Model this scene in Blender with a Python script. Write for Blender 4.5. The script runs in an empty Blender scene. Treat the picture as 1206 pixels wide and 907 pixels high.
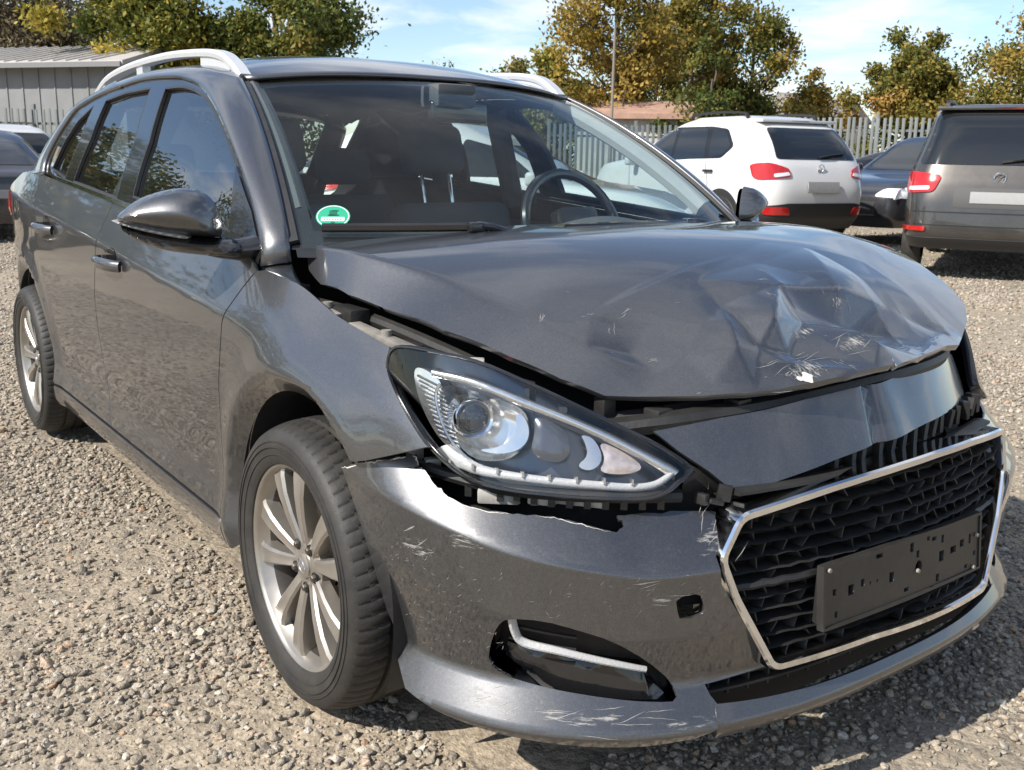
import bpy, bmesh, math, random
import numpy as np
from mathutils import Vector, Matrix
from mathutils.geometry import delaunay_2d_cdt
R = math.radians
scene = bpy.context.scene
COL = scene.collection
# ---------------------------------------------------------------- camera
CAM_POS = (1.89105, -1.71489, 1.18167)
YAW, PITCH, ROLL = R(36.34657), R(12.76613), R(1.02604)
def camera():
    f = Vector((-math.cos(YAW) * math.cos(PITCH), math.sin(YAW) * math.cos(PITCH), -math.sin(PITCH)))
    r = f.cross(Vector((0, 0, 1))).normalized(); u = r.cross(f)
    r2 = r * math.cos(ROLL) + u * math.sin(ROLL); u2 = -r * math.sin(ROLL) + u * math.cos(ROLL)
    cd = bpy.data.cameras.new('camera'); co = bpy.data.objects.new('camera', cd); COL.objects.link(co)
    m = Matrix((r2, u2, -f)).transposed().to_4x4(); m.translation = Vector(CAM_POS); co.matrix_world = m
    cd.sensor_fit = 'HORIZONTAL'; cd.sensor_width = 36; cd.lens = 1182.284 / 1206 * 36
    cd.clip_start = .05; cd.clip_end = 2000
    cd.dof.use_dof = True; cd.dof.focus_distance = 2.1; cd.dof.aperture_fstop = 16
    scene.camera = co
camera()
# ---------------------------------------------------------------- sun, sky, exposure
SUN_DIR = Vector((.05, .94, -.82)).normalized()          # the way the light travels
SUN_EL = math.asin(-SUN_DIR.z); SUN_AZ = math.atan2(-SUN_DIR.x, -SUN_DIR.y)   # clockwise from +y
sun = bpy.data.lights.new('sun', 'SUN'); sun.energy = 4.6; sun.angle = R(.53); sun.color = (1, .945, .86)
so = bpy.data.objects.new('sun', sun); COL.objects.link(so)
so.rotation_euler = SUN_DIR.to_track_quat('-Z', 'Y').to_euler(); so.location = (-4, -10, 9)
def world():
    w = bpy.data.worlds.new('World'); scene.world = w; w.use_nodes = True
    nt = w.node_tree; N = nt.nodes; L = nt.links; N.clear()
    out = N.new('ShaderNodeOutputWorld'); bg = N.new('ShaderNodeBackground'); bg.inputs['Strength'].default_value = .105
    sky = N.new('ShaderNodeTexSky'); sky.sky_type = 'NISHITA'; sky.sun_disc = False
    sky.sun_elevation = SUN_EL; sky.sun_rotation = SUN_AZ; sky.air_density = 1.0; sky.dust_density = .35; sky.ozone_density = 1.8; sky.altitude = 100
    tc = N.new('ShaderNodeTexCoord'); sx = N.new('ShaderNodeSeparateXYZ'); L.new(tc.outputs['Generated'], sx.inputs[0])
    # scattered fair-weather clouds on a flat layer: direction divided by its height
    mz = N.new('ShaderNodeMath'); mz.operation = 'MAXIMUM'; mz.inputs[1].default_value = .02; L.new(sx.outputs['Z'], mz.inputs[0])
    az = N.new('ShaderNodeMath'); az.operation = 'ADD'; az.inputs[1].default_value = .12; L.new(mz.outputs[0], az.inputs[0])
    dv = N.new('ShaderNodeVectorMath'); dv.operation = 'DIVIDE'; cb = N.new('ShaderNodeCombineXYZ')
    for i in range(3): L.new(az.outputs[0], cb.inputs[i])
    L.new(tc.outputs['Generated'], dv.inputs[0]); L.new(cb.outputs[0], dv.inputs[1])
    n1 = N.new('ShaderNodeTexNoise'); n1.inputs['Scale'].default_value = 1.15; n1.inputs['Detail'].default_value = 9; n1.inputs['Roughness'].default_value = .58
    n1.inputs['Distortion'].default_value = .25
    mp = N.new('ShaderNodeMapping'); mp.inputs['Location'].default_value = (3.1, 1.7, 0); mp.inputs['Scale'].default_value = (1, 1, .0)
    L.new(dv.outputs[0], mp.inputs[0]); L.new(mp.outputs[0], n1.inputs['Vector'])
    cr = N.new('ShaderNodeValToRGB'); cr.color_ramp.elements[0].position = .46; cr.color_ramp.elements[1].position = .64
    L.new(n1.outputs['Fac'], cr.inputs[0])
    fac = N.new('ShaderNodeMath'); fac.operation = 'MULTIPLY'; fac.inputs[1].default_value = .8; L.new(cr.outputs[0], fac.inputs[0])
    mx = N.new('ShaderNodeMix'); mx.data_type = 'RGBA'; L.new(fac.outputs[0], mx.inputs[0])
    tint = N.new('ShaderNodeMix'); tint.data_type = 'RGBA'; tint.blend_type = 'MULTIPLY'; tint.inputs[0].default_value = 1
    L.new(sky.outputs[0], tint.inputs[6]); tint.inputs[7].default_value = (.97, 1.0, 1.03, 1)
    L.new(tint.outputs[2], mx.inputs[6]); mx.inputs[7].default_value = (7.2, 7.3, 7.5, 1)
    L.new(mx.outputs[2], bg.inputs[0]); L.new(bg.outputs[0], out.inputs[0])
world()
scene.view_settings.view_transform = 'Standard'; scene.view_settings.look = 'None'
scene.view_settings.exposure = 0.65; scene.view_settings.gamma = 1; scene.view_settings.use_curve_mapping = False
scene.cycles.max_bounces = 10; scene.cycles.transparent_max_bounces = 16; scene.cycles.glossy_bounces = 5
scene.cycles.use_denoising = True
random.seed(7); RNG = np.random.default_rng(7)
# ---------------------------------------------------------------- materials
MATS = {}
def ramp(N, pts):
    r = N.new('ShaderNodeValToRGB'); e = r.color_ramp.elements
    while len(e) < len(pts): e.new(.5)
    for q, (p, c) in zip(e, pts): q.position = p; q.color = (*c, 1) if len(c) == 3 else c
    return r
def mat(name, col, rough=.5, metal=0, coat=0, spec=.5, var=.0, vscale=20, bump=0, bscale=80, coat_rough=.03, col2=None, rvar=0, emit=None, trans=0, alpha=1, bdist=.002):
    if name in MATS: return MATS[name]
    m = bpy.data.materials.new(name); m.use_nodes = True; MATS[name] = m
    nt = m.node_tree; N = nt.nodes; L = nt.links; b = N['Principled BSDF']
    b.inputs['Base Color'].default_value = (*col, 1); b.inputs['Roughness'].default_value = rough; b.inputs['Metallic'].default_value = metal
    b.inputs['Coat Weight'].default_value = coat; b.inputs['Coat Roughness'].default_value = coat_rough; b.inputs['Specular IOR Level'].default_value = spec
    b.inputs['Transmission Weight'].default_value = trans; b.inputs['Alpha'].default_value = alpha
    tc = N.new('ShaderNodeTexCoord')
    if var or col2 or rvar:
        n = N.new('ShaderNodeTexNoise'); n.inputs['Scale'].default_value = vscale; n.inputs['Detail'].default_value = 6; n.inputs['Roughness'].default_value = .62
        L.new(tc.outputs['Object'], n.inputs['Vector'])
        c2 = col2 or tuple(max(0, c * (1 - var)) for c in col); c1 = col if col2 else tuple(c * (1 + var) for c in col)
        r = ramp(N, [(.3, c2), (.7, c1)]); L.new(n.outputs['Fac'], r.inputs[0]); L.new(r.outputs[0], b.inputs['Base Color'])
        if rvar:
            mr = N.new('ShaderNodeMapRange'); mr.inputs['To Min'].default_value = rough - rvar; mr.inputs['To Max'].default_value = rough + rvar
            mr.inputs['From Min'].default_value = .3; mr.inputs['From Max'].default_value = .7
            L.new(n.outputs['Fac'], mr.inputs[0]); L.new(mr.outputs[0], b.inputs['Roughness'])
    if bump:
        n2 = N.new('ShaderNodeTexNoise'); n2.inputs['Scale'].default_value = bscale; n2.inputs['Detail'].default_value = 4
        L.new(tc.outputs['Object'], n2.inputs['Vector'])
        bp = N.new('ShaderNodeBump'); bp.inputs['Strength'].default_value = bump; bp.inputs['Distance'].default_value = bdist
        L.new(n2.outputs['Fac'], bp.inputs['Height']); L.new(bp.outputs[0], b.inputs['Normal'])
    if emit: b.inputs['Emission Color'].default_value = (*emit[:3], 1); b.inputs['Emission Strength'].default_value = emit[3]
    return m
def paint(name, col, dust=(.30, .27, .23), dust_amt=.12, metal=.7, rough=.34, scratch=0.0):
    """metallic base under clear coat, with patchy road dust and fine hair scratches of their own"""
    if name in MATS: return MATS[name]
    m = bpy.data.materials.new(name); m.use_nodes = True; MATS[name] = m
    nt = m.node_tree; N = nt.nodes; L = nt.links; b = N['Principled BSDF']; tc = N.new('ShaderNodeTexCoord')
    b.inputs['Metallic'].default_value = metal; b.inputs['Coat Weight'].default_value = 1; b.inputs['Coat IOR'].default_value = 1.5
    fl = N.new('ShaderNodeTexVoronoi'); fl.inputs['Scale'].default_value = 900; L.new(tc.outputs['Object'], fl.inputs['Vector'])
    fr = N.new('ShaderNodeMapRange'); fr.inputs['To Min'].default_value = .82; fr.inputs['To Max'].default_value = 1.18
    sp = N.new('ShaderNodeSeparateColor'); L.new(fl.outputs['Color'], sp.inputs[0]); L.new(sp.outputs[0], fr.inputs[0])
    base = N.new('ShaderNodeMix'); base.data_type = 'RGBA'; base.blend_type = 'MULTIPLY'; base.inputs[0].default_value = 1
    base.inputs[6].default_value = (*col, 1); L.new(fr.outputs[0], base.inputs[7])
    d1 = N.new('ShaderNodeTexNoise'); d1.inputs['Scale'].default_value = 3.2; d1.inputs['Detail'].default_value = 10; d1.inputs['Roughness'].default_value = .72
    L.new(tc.outputs['Object'], d1.inputs['Vector'])
    d2 = N.new('ShaderNodeTexNoise'); d2.inputs['Scale'].default_value = 160; d2.inputs['Detail'].default_value = 3; L.new(tc.outputs['Object'], d2.inputs['Vector'])
    r1 = ramp(N, [(.35, (0, 0, 0)), (.75, (1, 1, 1))]); L.new(d1.outputs['Fac'], r1.inputs[0])
    r2 = ramp(N, [(.52, (0, 0, 0)), (.68, (1, 1, 1))]); L.new(d2.outputs['Fac'], r2.inputs[0])
    mm = N.new('ShaderNodeMath'); mm.operation = 'MULTIPLY_ADD'; L.new(r1.outputs[0], mm.inputs[0]); mm.inputs[1].default_value = dust_amt
    sm = N.new('ShaderNodeMath'); sm.operation = 'MULTIPLY'; L.new(r2.outputs[0], sm.inputs[0]); sm.inputs[1].default_value = dust_amt * .55
    L.new(sm.outputs[0], mm.inputs[2]); fac = mm.outputs[0]
    if scratch:
        w = N.new('ShaderNodeTexNoise'); w.inputs['Scale'].default_value = 22; w.inputs['Detail'].default_value = 3; L.new(tc.outputs['Object'], w.inputs['Vector'])
        ad = N.new('ShaderNodeMixRGB'); ad.blend_type = 'ADD'; ad.inputs[0].default_value = .10; L.new(tc.outputs['Object'], ad.inputs[1]); L.new(w.outputs['Color'], ad.inputs[2])
        v = N.new('ShaderNodeTexVoronoi'); v.feature = 'DISTANCE_TO_EDGE'; v.inputs['Scale'].default_value = 26; L.new(ad.outputs[0], v.inputs['Vector'])
        vr = ramp(N, [(.0, (1, 1, 1)), (.018, (0, 0, 0))]); L.new(v.outputs['Distance'], vr.inputs[0])
        gate = N.new('ShaderNodeTexNoise'); gate.inputs['Scale'].default_value = 14; gate.inputs['Detail'].default_value = 5; L.new(tc.outputs['Object'], gate.inputs['Vector'])
        gr = ramp(N, [(.54, (0, 0, 0)), (.66, (1, 1, 1))]); L.new(gate.outputs['Fac'], gr.inputs[0])
        q = N.new('ShaderNodeMath'); q.operation = 'MULTIPLY'; L.new(vr.outputs[0], q.inputs[0]); L.new(gr.outputs[0], q.inputs[1])
        q2 = N.new('ShaderNodeMath'); q2.operation = 'MULTIPLY_ADD'; L.new(q.outputs[0], q2.inputs[0]); q2.inputs[1].default_value = scratch; L.new(fac, q2.inputs[2]); fac = q2.outputs[0]
    mx = N.new('ShaderNodeMix'); mx.data_type = 'RGBA'; L.new(fac, mx.inputs[0]); L.new(base.outputs[2], mx.inputs[6]); mx.inputs[7].default_value = (*dust, 1)
    L.new(mx.outputs[2], b.inputs['Base Color'])
    rr = N.new('ShaderNodeMath'); rr.operation = 'MULTIPLY_ADD'; L.new(fac, rr.inputs[0]); rr.inputs[1].default_value = .5; rr.inputs[2].default_value = rough; L.new(rr.outputs[0], b.inputs['Roughness'])
    cr2 = N.new('ShaderNodeMath'); cr2.operation = 'MULTIPLY_ADD'; L.new(fac, cr2.inputs[0]); cr2.inputs[1].default_value = .35; cr2.inputs[2].default_value = .02; L.new(cr2.outputs[0], b.inputs['Coat Roughness'])
    mt = N.new('ShaderNodeMath'); mt.operation = 'MULTIPLY_ADD'; L.new(fac, mt.inputs[0]); mt.inputs[1].default_value = -.7; mt.inputs[2].default_value = metal; mt.use_clamp = True; L.new(mt.outputs[0], b.inputs['Metallic'])
    # orange peel
    op = N.new('ShaderNodeTexNoise'); op.inputs['Scale'].default_value = 60; op.inputs['Detail'].default_value = 1; L.new(tc.outputs['Object'], op.inputs['Vector'])
    bp = N.new('ShaderNodeBump'); bp.inputs['Strength'].default_value = .03; bp.inputs['Distance'].default_value = .0008
    L.new(op.outputs['Fac'], bp.inputs['Height']); L.new(bp.outputs[0], b.inputs['Coat Normal'])
    return m
def glass(name, tint, refl=1.0, rough=.0, dirt=0.0, ior=1.55):
    if name in MATS: return MATS[name]
    m = bpy.data.materials.new(name); m.use_nodes = True; MATS[name] = m
    nt = m.node_tree; N = nt.nodes; L = nt.links; N.clear(); out = N.new('ShaderNodeOutputMaterial')
    t = N.new('ShaderNodeBsdfTransparent'); t.inputs[0].default_value = (*tint, 1)
    g = N.new('ShaderNodeBsdfGlossy'); g.inputs['Roughness'].default_value = rough; g.inputs[0].default_value = (refl, refl, refl, 1)
    f = N.new('ShaderNodeFresnel'); gm = N.new('ShaderNodeNewGeometry'); io = N.new('ShaderNodeMapRange'); io.inputs['To Min'].default_value = ior; io.inputs['To Max'].default_value = 1 / ior
    L.new(gm.outputs['Backfacing'], io.inputs[0]); L.new(io.outputs[0], f.inputs[0])     # a thin pane reflects alike from both sides
    mx = N.new('ShaderNodeMixShader'); L.new(f.outputs[0], mx.inputs[0]); L.new(t.outputs[0], mx.inputs[1]); L.new(g.outputs[0], mx.inputs[2])
    last = mx
    if dirt:
        tc = N.new('ShaderNodeTexCoord'); n = N.new('ShaderNodeTexNoise'); n.inputs['Scale'].default_value = 260; n.inputs['Detail'].default_value = 3; n.inputs['Roughness'].default_value = .6
        L.new(tc.outputs['Object'], n.inputs['Vector']); r = ramp(N, [(.45, (dirt * .3,) * 3), (.8, (dirt, dirt, dirt))]); L.new(n.outputs['Fac'], r.inputs[0])
        d = N.new('ShaderNodeBsdfDiffuse'); d.inputs[0].default_value = (.55, .53, .50, 1)
        m2 = N.new('ShaderNodeMixShader'); L.new(r.outputs[0], m2.inputs[0]); L.new(mx.outputs[0], m2.inputs[1]); L.new(d.outputs[0], m2.inputs[2]); last = m2
    L.new(last.outputs[0], out.inputs[0])
    return m
def scuff(name, col, scale=(60, 60, 60), thr=.5):
    m = bpy.data.materials.new(name); m.use_nodes = True; N = m.node_tree.nodes; L = m.node_tree.links; b = N['Principled BSDF']; b.inputs['Base Color'].default_value = (*col, 1); b.inputs['Roughness'].default_value = .65
    tc = N.new('ShaderNodeTexCoord'); mp = N.new('ShaderNodeMapping'); mp.inputs['Scale'].default_value = scale; mp.inputs['Rotation'].default_value = (.3, .2, .5); L.new(tc.outputs['Object'], mp.inputs[0]); n = N.new('ShaderNodeTexNoise'); n.inputs['Scale'].default_value = 1; n.inputs['Detail'].default_value = 8; n.inputs['Roughness'].default_value = .7; L.new(mp.outputs[0], n.inputs['Vector'])
    at_ = N.new('ShaderNodeAttribute'); at_.attribute_name = 'rim'; sub = N.new('ShaderNodeMath'); sub.operation = 'MULTIPLY_ADD'; L.new(at_.outputs['Fac'], sub.inputs[0]); sub.inputs[1].default_value = .22; L.new(n.outputs['Fac'], sub.inputs[2])
    r = ramp(N, [(thr + .14, (0, 0, 0)), (thr + .26, (.75, .75, .75))]); L.new(sub.outputs[0], r.inputs[0]); L.new(r.outputs[0], b.inputs['Alpha']); return m
# ---------------------------------------------------------------- mesh helpers
def tag(o, label=None, cat=None, group=None, kind=None):
    for k, v in (('label', label), ('category', cat), ('group', group), ('kind', kind)):
        if v: o[k] = v
    return o
def empty(name, loc=(0, 0, 0), rz=0, label=None, cat=None, group=None):
    o = bpy.data.objects.new(name, None); COL.objects.link(o); o.location = loc; o.rotation_euler.z = rz
    o.empty_display_size = .2
    return tag(o, label, cat, group)
def mk(name, V, Fc, m, parent=None, smooth=True, normals=None, angle=None):
    me = bpy.data.meshes.new(name); me.from_pydata([tuple(map(float, v)) for v in V], [], [tuple(map(int, f)) for f in Fc])
    if m is not None: me.materials.append(m)
    if smooth: me.polygons.foreach_set('use_smooth', [True] * len(me.polygons))
    if normals is not None: me.normals_split_custom_set_from_vertices([tuple(map(float, n)) for n in normals])
    elif angle is not None: me.set_sharp_from_angle(angle=R(angle))
    me.update()
    o = bpy.data.objects.new(name, me); COL.objects.link(o); o.parent = parent
    return o
def copy_tree(o, parent=None):
    c = o.copy(); COL.objects.link(c); c.parent = parent
    for ch in list(o.children): copy_tree(ch, c)
    return c
class MB:
    """collects simple solids that become ONE mesh"""
    def __init__(s): s.v = []; s.f = []
    def add(s, V, Fc):
        n = len(s.v); s.v += [tuple(map(float, p)) for p in V]; s.f += [tuple(i + n for i in f) for f in Fc]; return s
    def box(s, c, d, rot=None, bev=0.0):
        c = np.array(c, float); h = np.array(d, float) / 2; V = []
        if bev <= 0:
            for sx in (-1, 1):
                for sy in (-1, 1):
                    for sz in (-1, 1): V.append((sx * h[0], sy * h[1], sz * h[2]))
            Fc = [(0, 1, 3, 2), (4, 6, 7, 5), (0, 4, 5, 1), (2, 3, 7, 6), (0, 2, 6, 4), (1, 5, 7, 3)]
        else:
            bev = min(bev, *(h * .45)); bm = bmesh.new(); bmesh.ops.create_cube(bm, size=1)
            for v in bm.verts: v.co = Vector((v.co.x * d[0], v.co.y * d[1], v.co.z * d[2]))
            bmesh.ops.bevel(bm, geom=list(bm.edges), offset=bev, segments=2, affect='EDGES', profile=.6)
            bm.verts.ensure_lookup_table(); V = [tuple(v.co) for v in bm.verts]; Fc = [tuple(v.index for v in f.verts) for f in bm.faces]; bm.free()
        V = np.array(V)
        if rot is not None: V = V @ np.array(rot).T
        return s.add(V + c, Fc)
    def tube(s, path, r, n=8, cap=True, squash=None):
        P = np.array(path, float); m = len(P); rr = np.full(m, r) if np.isscalar(r) else np.array(r, float)
        T = np.gradient(P, axis=0); T /= np.linalg.norm(T, axis=1)[:, None] + 1e-9
        up = np.array([0, 0, 1.]) if abs(T[0, 2]) < .9 else np.array([1., 0, 0]); V = []
        for i in range(m):
            a = up - T[i] * (up @ T[i]); a /= np.linalg.norm(a) + 1e-9; b = np.cross(T[i], a); up = a
            for k in range(n):
                t = 2 * math.pi * k / n; ca, cb_ = math.cos(t), math.sin(t)
                if squash: ca *= squash[0]; cb_ *= squash[1]
                V.append(P[i] + rr[i] * (a * ca + b * cb_))
        Fc = [(i * n + k, i * n + (k + 1) % n, (i + 1) * n + (k + 1) % n, (i + 1) * n + k) for i in range(m - 1) for k in range(n)]
        if cap: Fc += [tuple(range(n))[::-1], tuple((m - 1) * n + k for k in range(n))]
        return s.add(V, Fc)
    def grid(s, G, flip=False):
        G = np.array(G, float); m, n = G.shape[:2]
        Fc = [(i * n + j, i * n + j + 1, (i + 1) * n + j + 1, (i + 1) * n + j) for i in range(m - 1) for j in range(n - 1)]
        if flip: Fc = [f[::-1] for f in Fc]
        return s.add(G.reshape(-1, 3), Fc)
    def lathe(s, prof, n=48, axis='y', c=(0, 0, 0), close=False):
        P = np.array(prof, float); m = len(P); V = []
        for k in range(n):
            t = 2 * math.pi * k / n
            for (r, h) in P:
                p = {'y': (r * math.cos(t), h, r * math.sin(t)), 'z': (r * math.cos(t), r * math.sin(t), h), 'x': (h, r * math.cos(t), r * math.sin(t))}[axis]
                V.append((p[0] + c[0], p[1] + c[1], p[2] + c[2]))
        M = m if close else m - 1
        Fc = [(k * m + i, k * m + (i + 1) % m, ((k + 1) % n) * m + (i + 1) % m, ((k + 1) % n) * m + i) for k in range(n) for i in range(M)]
        return s.add(V, Fc)
    def build(s, name, m, parent=None, smooth=True, angle=35):
        return mk(name, s.v, s.f, m, parent, smooth, angle=angle if smooth else None)
def crv(pts, n=8, closed=False):
    """Catmull-Rom through points"""
    P = np.array(pts, float); m = len(P); out = []
    rng = range(m if closed else m - 1)
    for i in rng:
        if closed: a, b, c, d = P[i - 1], P[i], P[(i + 1) % m], P[(i + 2) % m]
        else: a, b, c, d = P[max(i - 1, 0)], P[i], P[i + 1], P[min(i + 2, m - 1)]
        for k in range(n):
            t = k / n; out.append(.5 * ((2 * b) + (c - a) * t + (2 * a - 5 * b + 4 * c - d) * t * t + (3 * b - a - 3 * c + d) * t ** 3))
    if not closed: out.append(P[-1])
    return np.array(out)
def resample(P, n):
    P = np.array(P, float); d = np.r_[0, np.cumsum(np.linalg.norm(np.diff(P, axis=0), axis=1))]; t = np.linspace(0, d[-1], n)
    return np.stack([np.interp(t, d, P[:, k]) for k in range(P.shape[1])], -1)
def densify(poly, h):
    P = np.array(poly, float); out = []
    for i in range(len(P)):
        a, b = P[i], P[(i + 1) % len(P)]; n = max(1, int(math.ceil(np.linalg.norm(b - a) / h)))
        for k in range(n): out.append(a + (b - a) * k / n)
    return np.array(out)
def area2(P): x, y = P[:, 0], P[:, 1]; return .5 * np.sum(x * np.roll(y, -1) - y * np.roll(x, -1))
def inset(P, g):
    P = np.array(P, float); s = 1 if area2(P) > 0 else -1
    t = np.roll(P, -1, 0) - np.roll(P, 1, 0); t /= np.linalg.norm(t, axis=1)[:, None] + 1e-12
    return P + s * g * np.stack([-t[:, 1], t[:, 0]], -1)
def inpoly(Q, P):
    Q = np.asarray(Q, float); r = np.zeros(len(Q), bool); x, y = Q[:, 0], Q[:, 1]; j = len(P) - 1
    for i in range(len(P)):
        xi, yi = P[i]; xj, yj = P[j]
        c = ((yi > y) != (yj > y)) & (x < (xj - xi) * (y - yi) / ((yj - yi) + 1e-15) + xi); r ^= c; j = i
    return r
def dist_poly(Q, P):
    Q = np.asarray(Q, float); d = np.full(len(Q), 1e9)
    for i in range(len(P)):
        a, b = P[i], P[(i + 1) % len(P)]; ab = b - a; t = np.clip(((Q - a) @ ab) / (ab @ ab + 1e-15), 0, 1)
        d = np.minimum(d, np.linalg.norm(Q - a - t[:, None] * ab, axis=1))
    return d
def surf_normal(F, a, b, e=1e-3):
    n = np.cross(F(a + e, b) - F(a - e, b), F(a, b + e) - F(a, b - e)); return n / (np.linalg.norm(n, axis=-1)[..., None] + 1e-12)
REF = np.array([-1.2, 0, .55])
def panel(name, F, poly, m, parent, h=.02, holes=(), iso=(1., 1.), flange=.012, off=0.0, gap=0.0, ref=None, eps=1e-3, pillow=None, inward=None, lines=(), rim=0):
    """a skin over the region poly of the parametric surface F(a, b); edges folded inwards by flange"""
    iso = np.array(iso); P = densify(np.array(poly, float) * iso, h)
    if gap: P = inset(P, gap)
    H = [densify(np.array(q, float) * iso, h * .7) for q in holes]
    lo, hi = P.min(0), P.max(0); gx = np.arange(lo[0], hi[0], h); gy = np.arange(lo[1], hi[1], h * .866)
    Q = np.array([(x + (.5 * h if j % 2 else 0), y) for j, y in enumerate(gy) for x in gx]).reshape(-1, 2)
    Q = Q[inpoly(Q, P)] if len(Q) else Q
    if len(Q): Q = Q[dist_poly(Q, P) > .45 * h]
    for q in H:
        if len(Q): Q = Q[~inpoly(Q, q)]
        if len(Q): Q = Q[dist_poly(Q, q) > .4 * h]
    LN = [resample(np.array(q, float) * iso, max(3, int(np.sum(np.linalg.norm(np.diff(np.array(q, float) * iso, axis=0), axis=1)) / (h * .8)))) for q in lines]
    LN = [q[inpoly(q, P) & (dist_poly(q, P) > .3 * h)] for q in LN]
    for q in LN:
        for k_, hh_ in enumerate(H): q = q[~inpoly(q, hh_) & (dist_poly(q, hh_) > .3 * h)]
        if len(Q) and len(q): Q = Q[np.min(np.linalg.norm(Q[:, None, :] - q[None, :, :], axis=2), axis=1) > .55 * h]
    pts = [Vector(p) for p in P]; ed = [(i, (i + 1) % len(P)) for i in range(len(P))]
    for q in H:
        n0 = len(pts); pts += [Vector(p) for p in q]; ed += [(n0 + i, n0 + (i + 1) % len(q)) for i in range(len(q))]
    for q in LN:
        n0 = len(pts); pts += [Vector(p) for p in q]; ed += [(n0 + i, n0 + i + 1) for i in range(len(q) - 1) if np.linalg.norm(q[i + 1] - q[i]) < 1.6 * h]
    pts += [Vector(p) for p in Q]
    vs, es, fs, *_ = delaunay_2d_cdt(pts, ed, [], 0, 1e-7)
    U = np.array([tuple(v) for v in vs]); T = np.array([tuple(f) for f in fs if len(f) == 3])
    cen = U[T].mean(1); keep = inpoly(cen, P)
    for q in H: keep &= ~inpoly(cen, q)
    T = T[keep]; A, B = U[:, 0] / iso[0], U[:, 1] / iso[1]
    X = F(A, B); Nn = surf_normal(F, A, B, eps)
    rf = np.array(REF if ref is None else ref)
    sg = np.sign(np.sum(Nn * (X - rf), -1)); s0 = 1 if np.median(sg[T.ravel()]) >= 0 else -1
    Nn = Nn * s0
    if pillow:
        D = dist_poly(U, P); t = np.clip(D / pillow[1], 0, 1); off = off + pillow[0] * np.sqrt(np.clip(1 - (1 - t) ** 2, 0, 1))[:, None]
    X = X + Nn * off
    fn = np.cross(X[T[:, 1]] - X[T[:, 0]], X[T[:, 2]] - X[T[:, 0]]); fl = np.sum(fn * Nn[T[:, 0]], -1) < 0
    T[fl] = T[fl][:, ::-1]
    V = list(X); NN = list(Nn); Fc = [tuple(t) for t in T]
    if pillow: NN = None
    if flange:
        cnt = {}
        for t in Fc:
            for a, b in ((t[0], t[1]), (t[1], t[2]), (t[2], t[0])): cnt[(a, b)] = 1
        bd = [(a, b) for (a, b) in cnt if (b, a) not in cnt]; acc = {}
        for a, b in bd:
            o = np.cross(X[b] - X[a], Nn[a]); o /= np.linalg.norm(o) + 1e-12
            for q in (a, b): acc[q] = acc.get(q, 0) + o
        idx = {}
        for q, o in acc.items():
            o = o / (np.linalg.norm(o) + 1e-12); idx[q] = len(V); dirn = -Nn[q] if inward is None else np.array(inward)
            V += [X[q], X[q] + dirn * flange]
            if NN is not None: NN += [(o + Nn[q] * .4) / np.linalg.norm(o + Nn[q] * .4), o]
        Fc += [(idx[b], idx[a], idx[a] + 1, idx[b] + 1) for a, b in bd]
    if rim:
        o = mk(name, V, Fc, m, parent, normals=NN); a_ = o.data.attributes.new('rim', 'FLOAT', 'POINT'); a_.data.foreach_set('value', np.clip(dist_poly(U, P) / rim, 0, 1).astype(np.float32)); return o
    return mk(name, V, Fc, m, parent, normals=NN) if NN is not None else mk(name, V, Fc, m, parent, angle=50)
def grid_obj(name, G, m, parent, thick=0, flip=False, angle=60):
    G = np.array(G, float); b = MB().grid(G, flip)
    o = b.build(name, m, parent, angle=angle)
    if thick:
        md = o.modifiers.new('thickness', 'SOLIDIFY'); md.thickness = thick; md.offset = -1
    return o
def sweep(name, path, prof, m, parent, up=(0, 0, 1), closed=False, angle=40, normals=None):
    """profile (side, up) carried along a path; normals = per-point 'up' directions"""
    P = np.array(path, float); n = len(P); k = len(prof)
    T = (np.roll(P, -1, 0) - np.roll(P, 1, 0)) if closed else np.gradient(P, axis=0); T /= np.linalg.norm(T, axis=1)[:, None] + 1e-12
    V = []
    for i in range(n):
        u = np.array(up if normals is None else normals[i], float); u = u - T[i] * (u @ T[i]); u /= np.linalg.norm(u) + 1e-12; s_ = np.cross(T[i], u)
        V += [P[i] + s_ * a + u * b for a, b in prof]
    Fc = [(i * k + j, i * k + (j + 1) % k, ((i + 1) % n) * k + (j + 1) % k, ((i + 1) % n) * k + j) for i in range(n if closed else n - 1) for j in range(k)]
    if not closed: Fc += [tuple(range(k))[::-1], tuple((n - 1) * k + j for j in range(k))]
    return mk(name, V, Fc, m, parent, angle=angle)
def rot_from(xa, za):
    """3x3 whose columns are local x, y, z for a wanted x axis and rough z axis"""
    x = np.array(xa, float); x /= np.linalg.norm(x); z = np.array(za, float); z = z - x * (x @ z); z /= np.linalg.norm(z); y = np.cross(z, x)
    return np.stack([x, y, z], 1)
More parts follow.
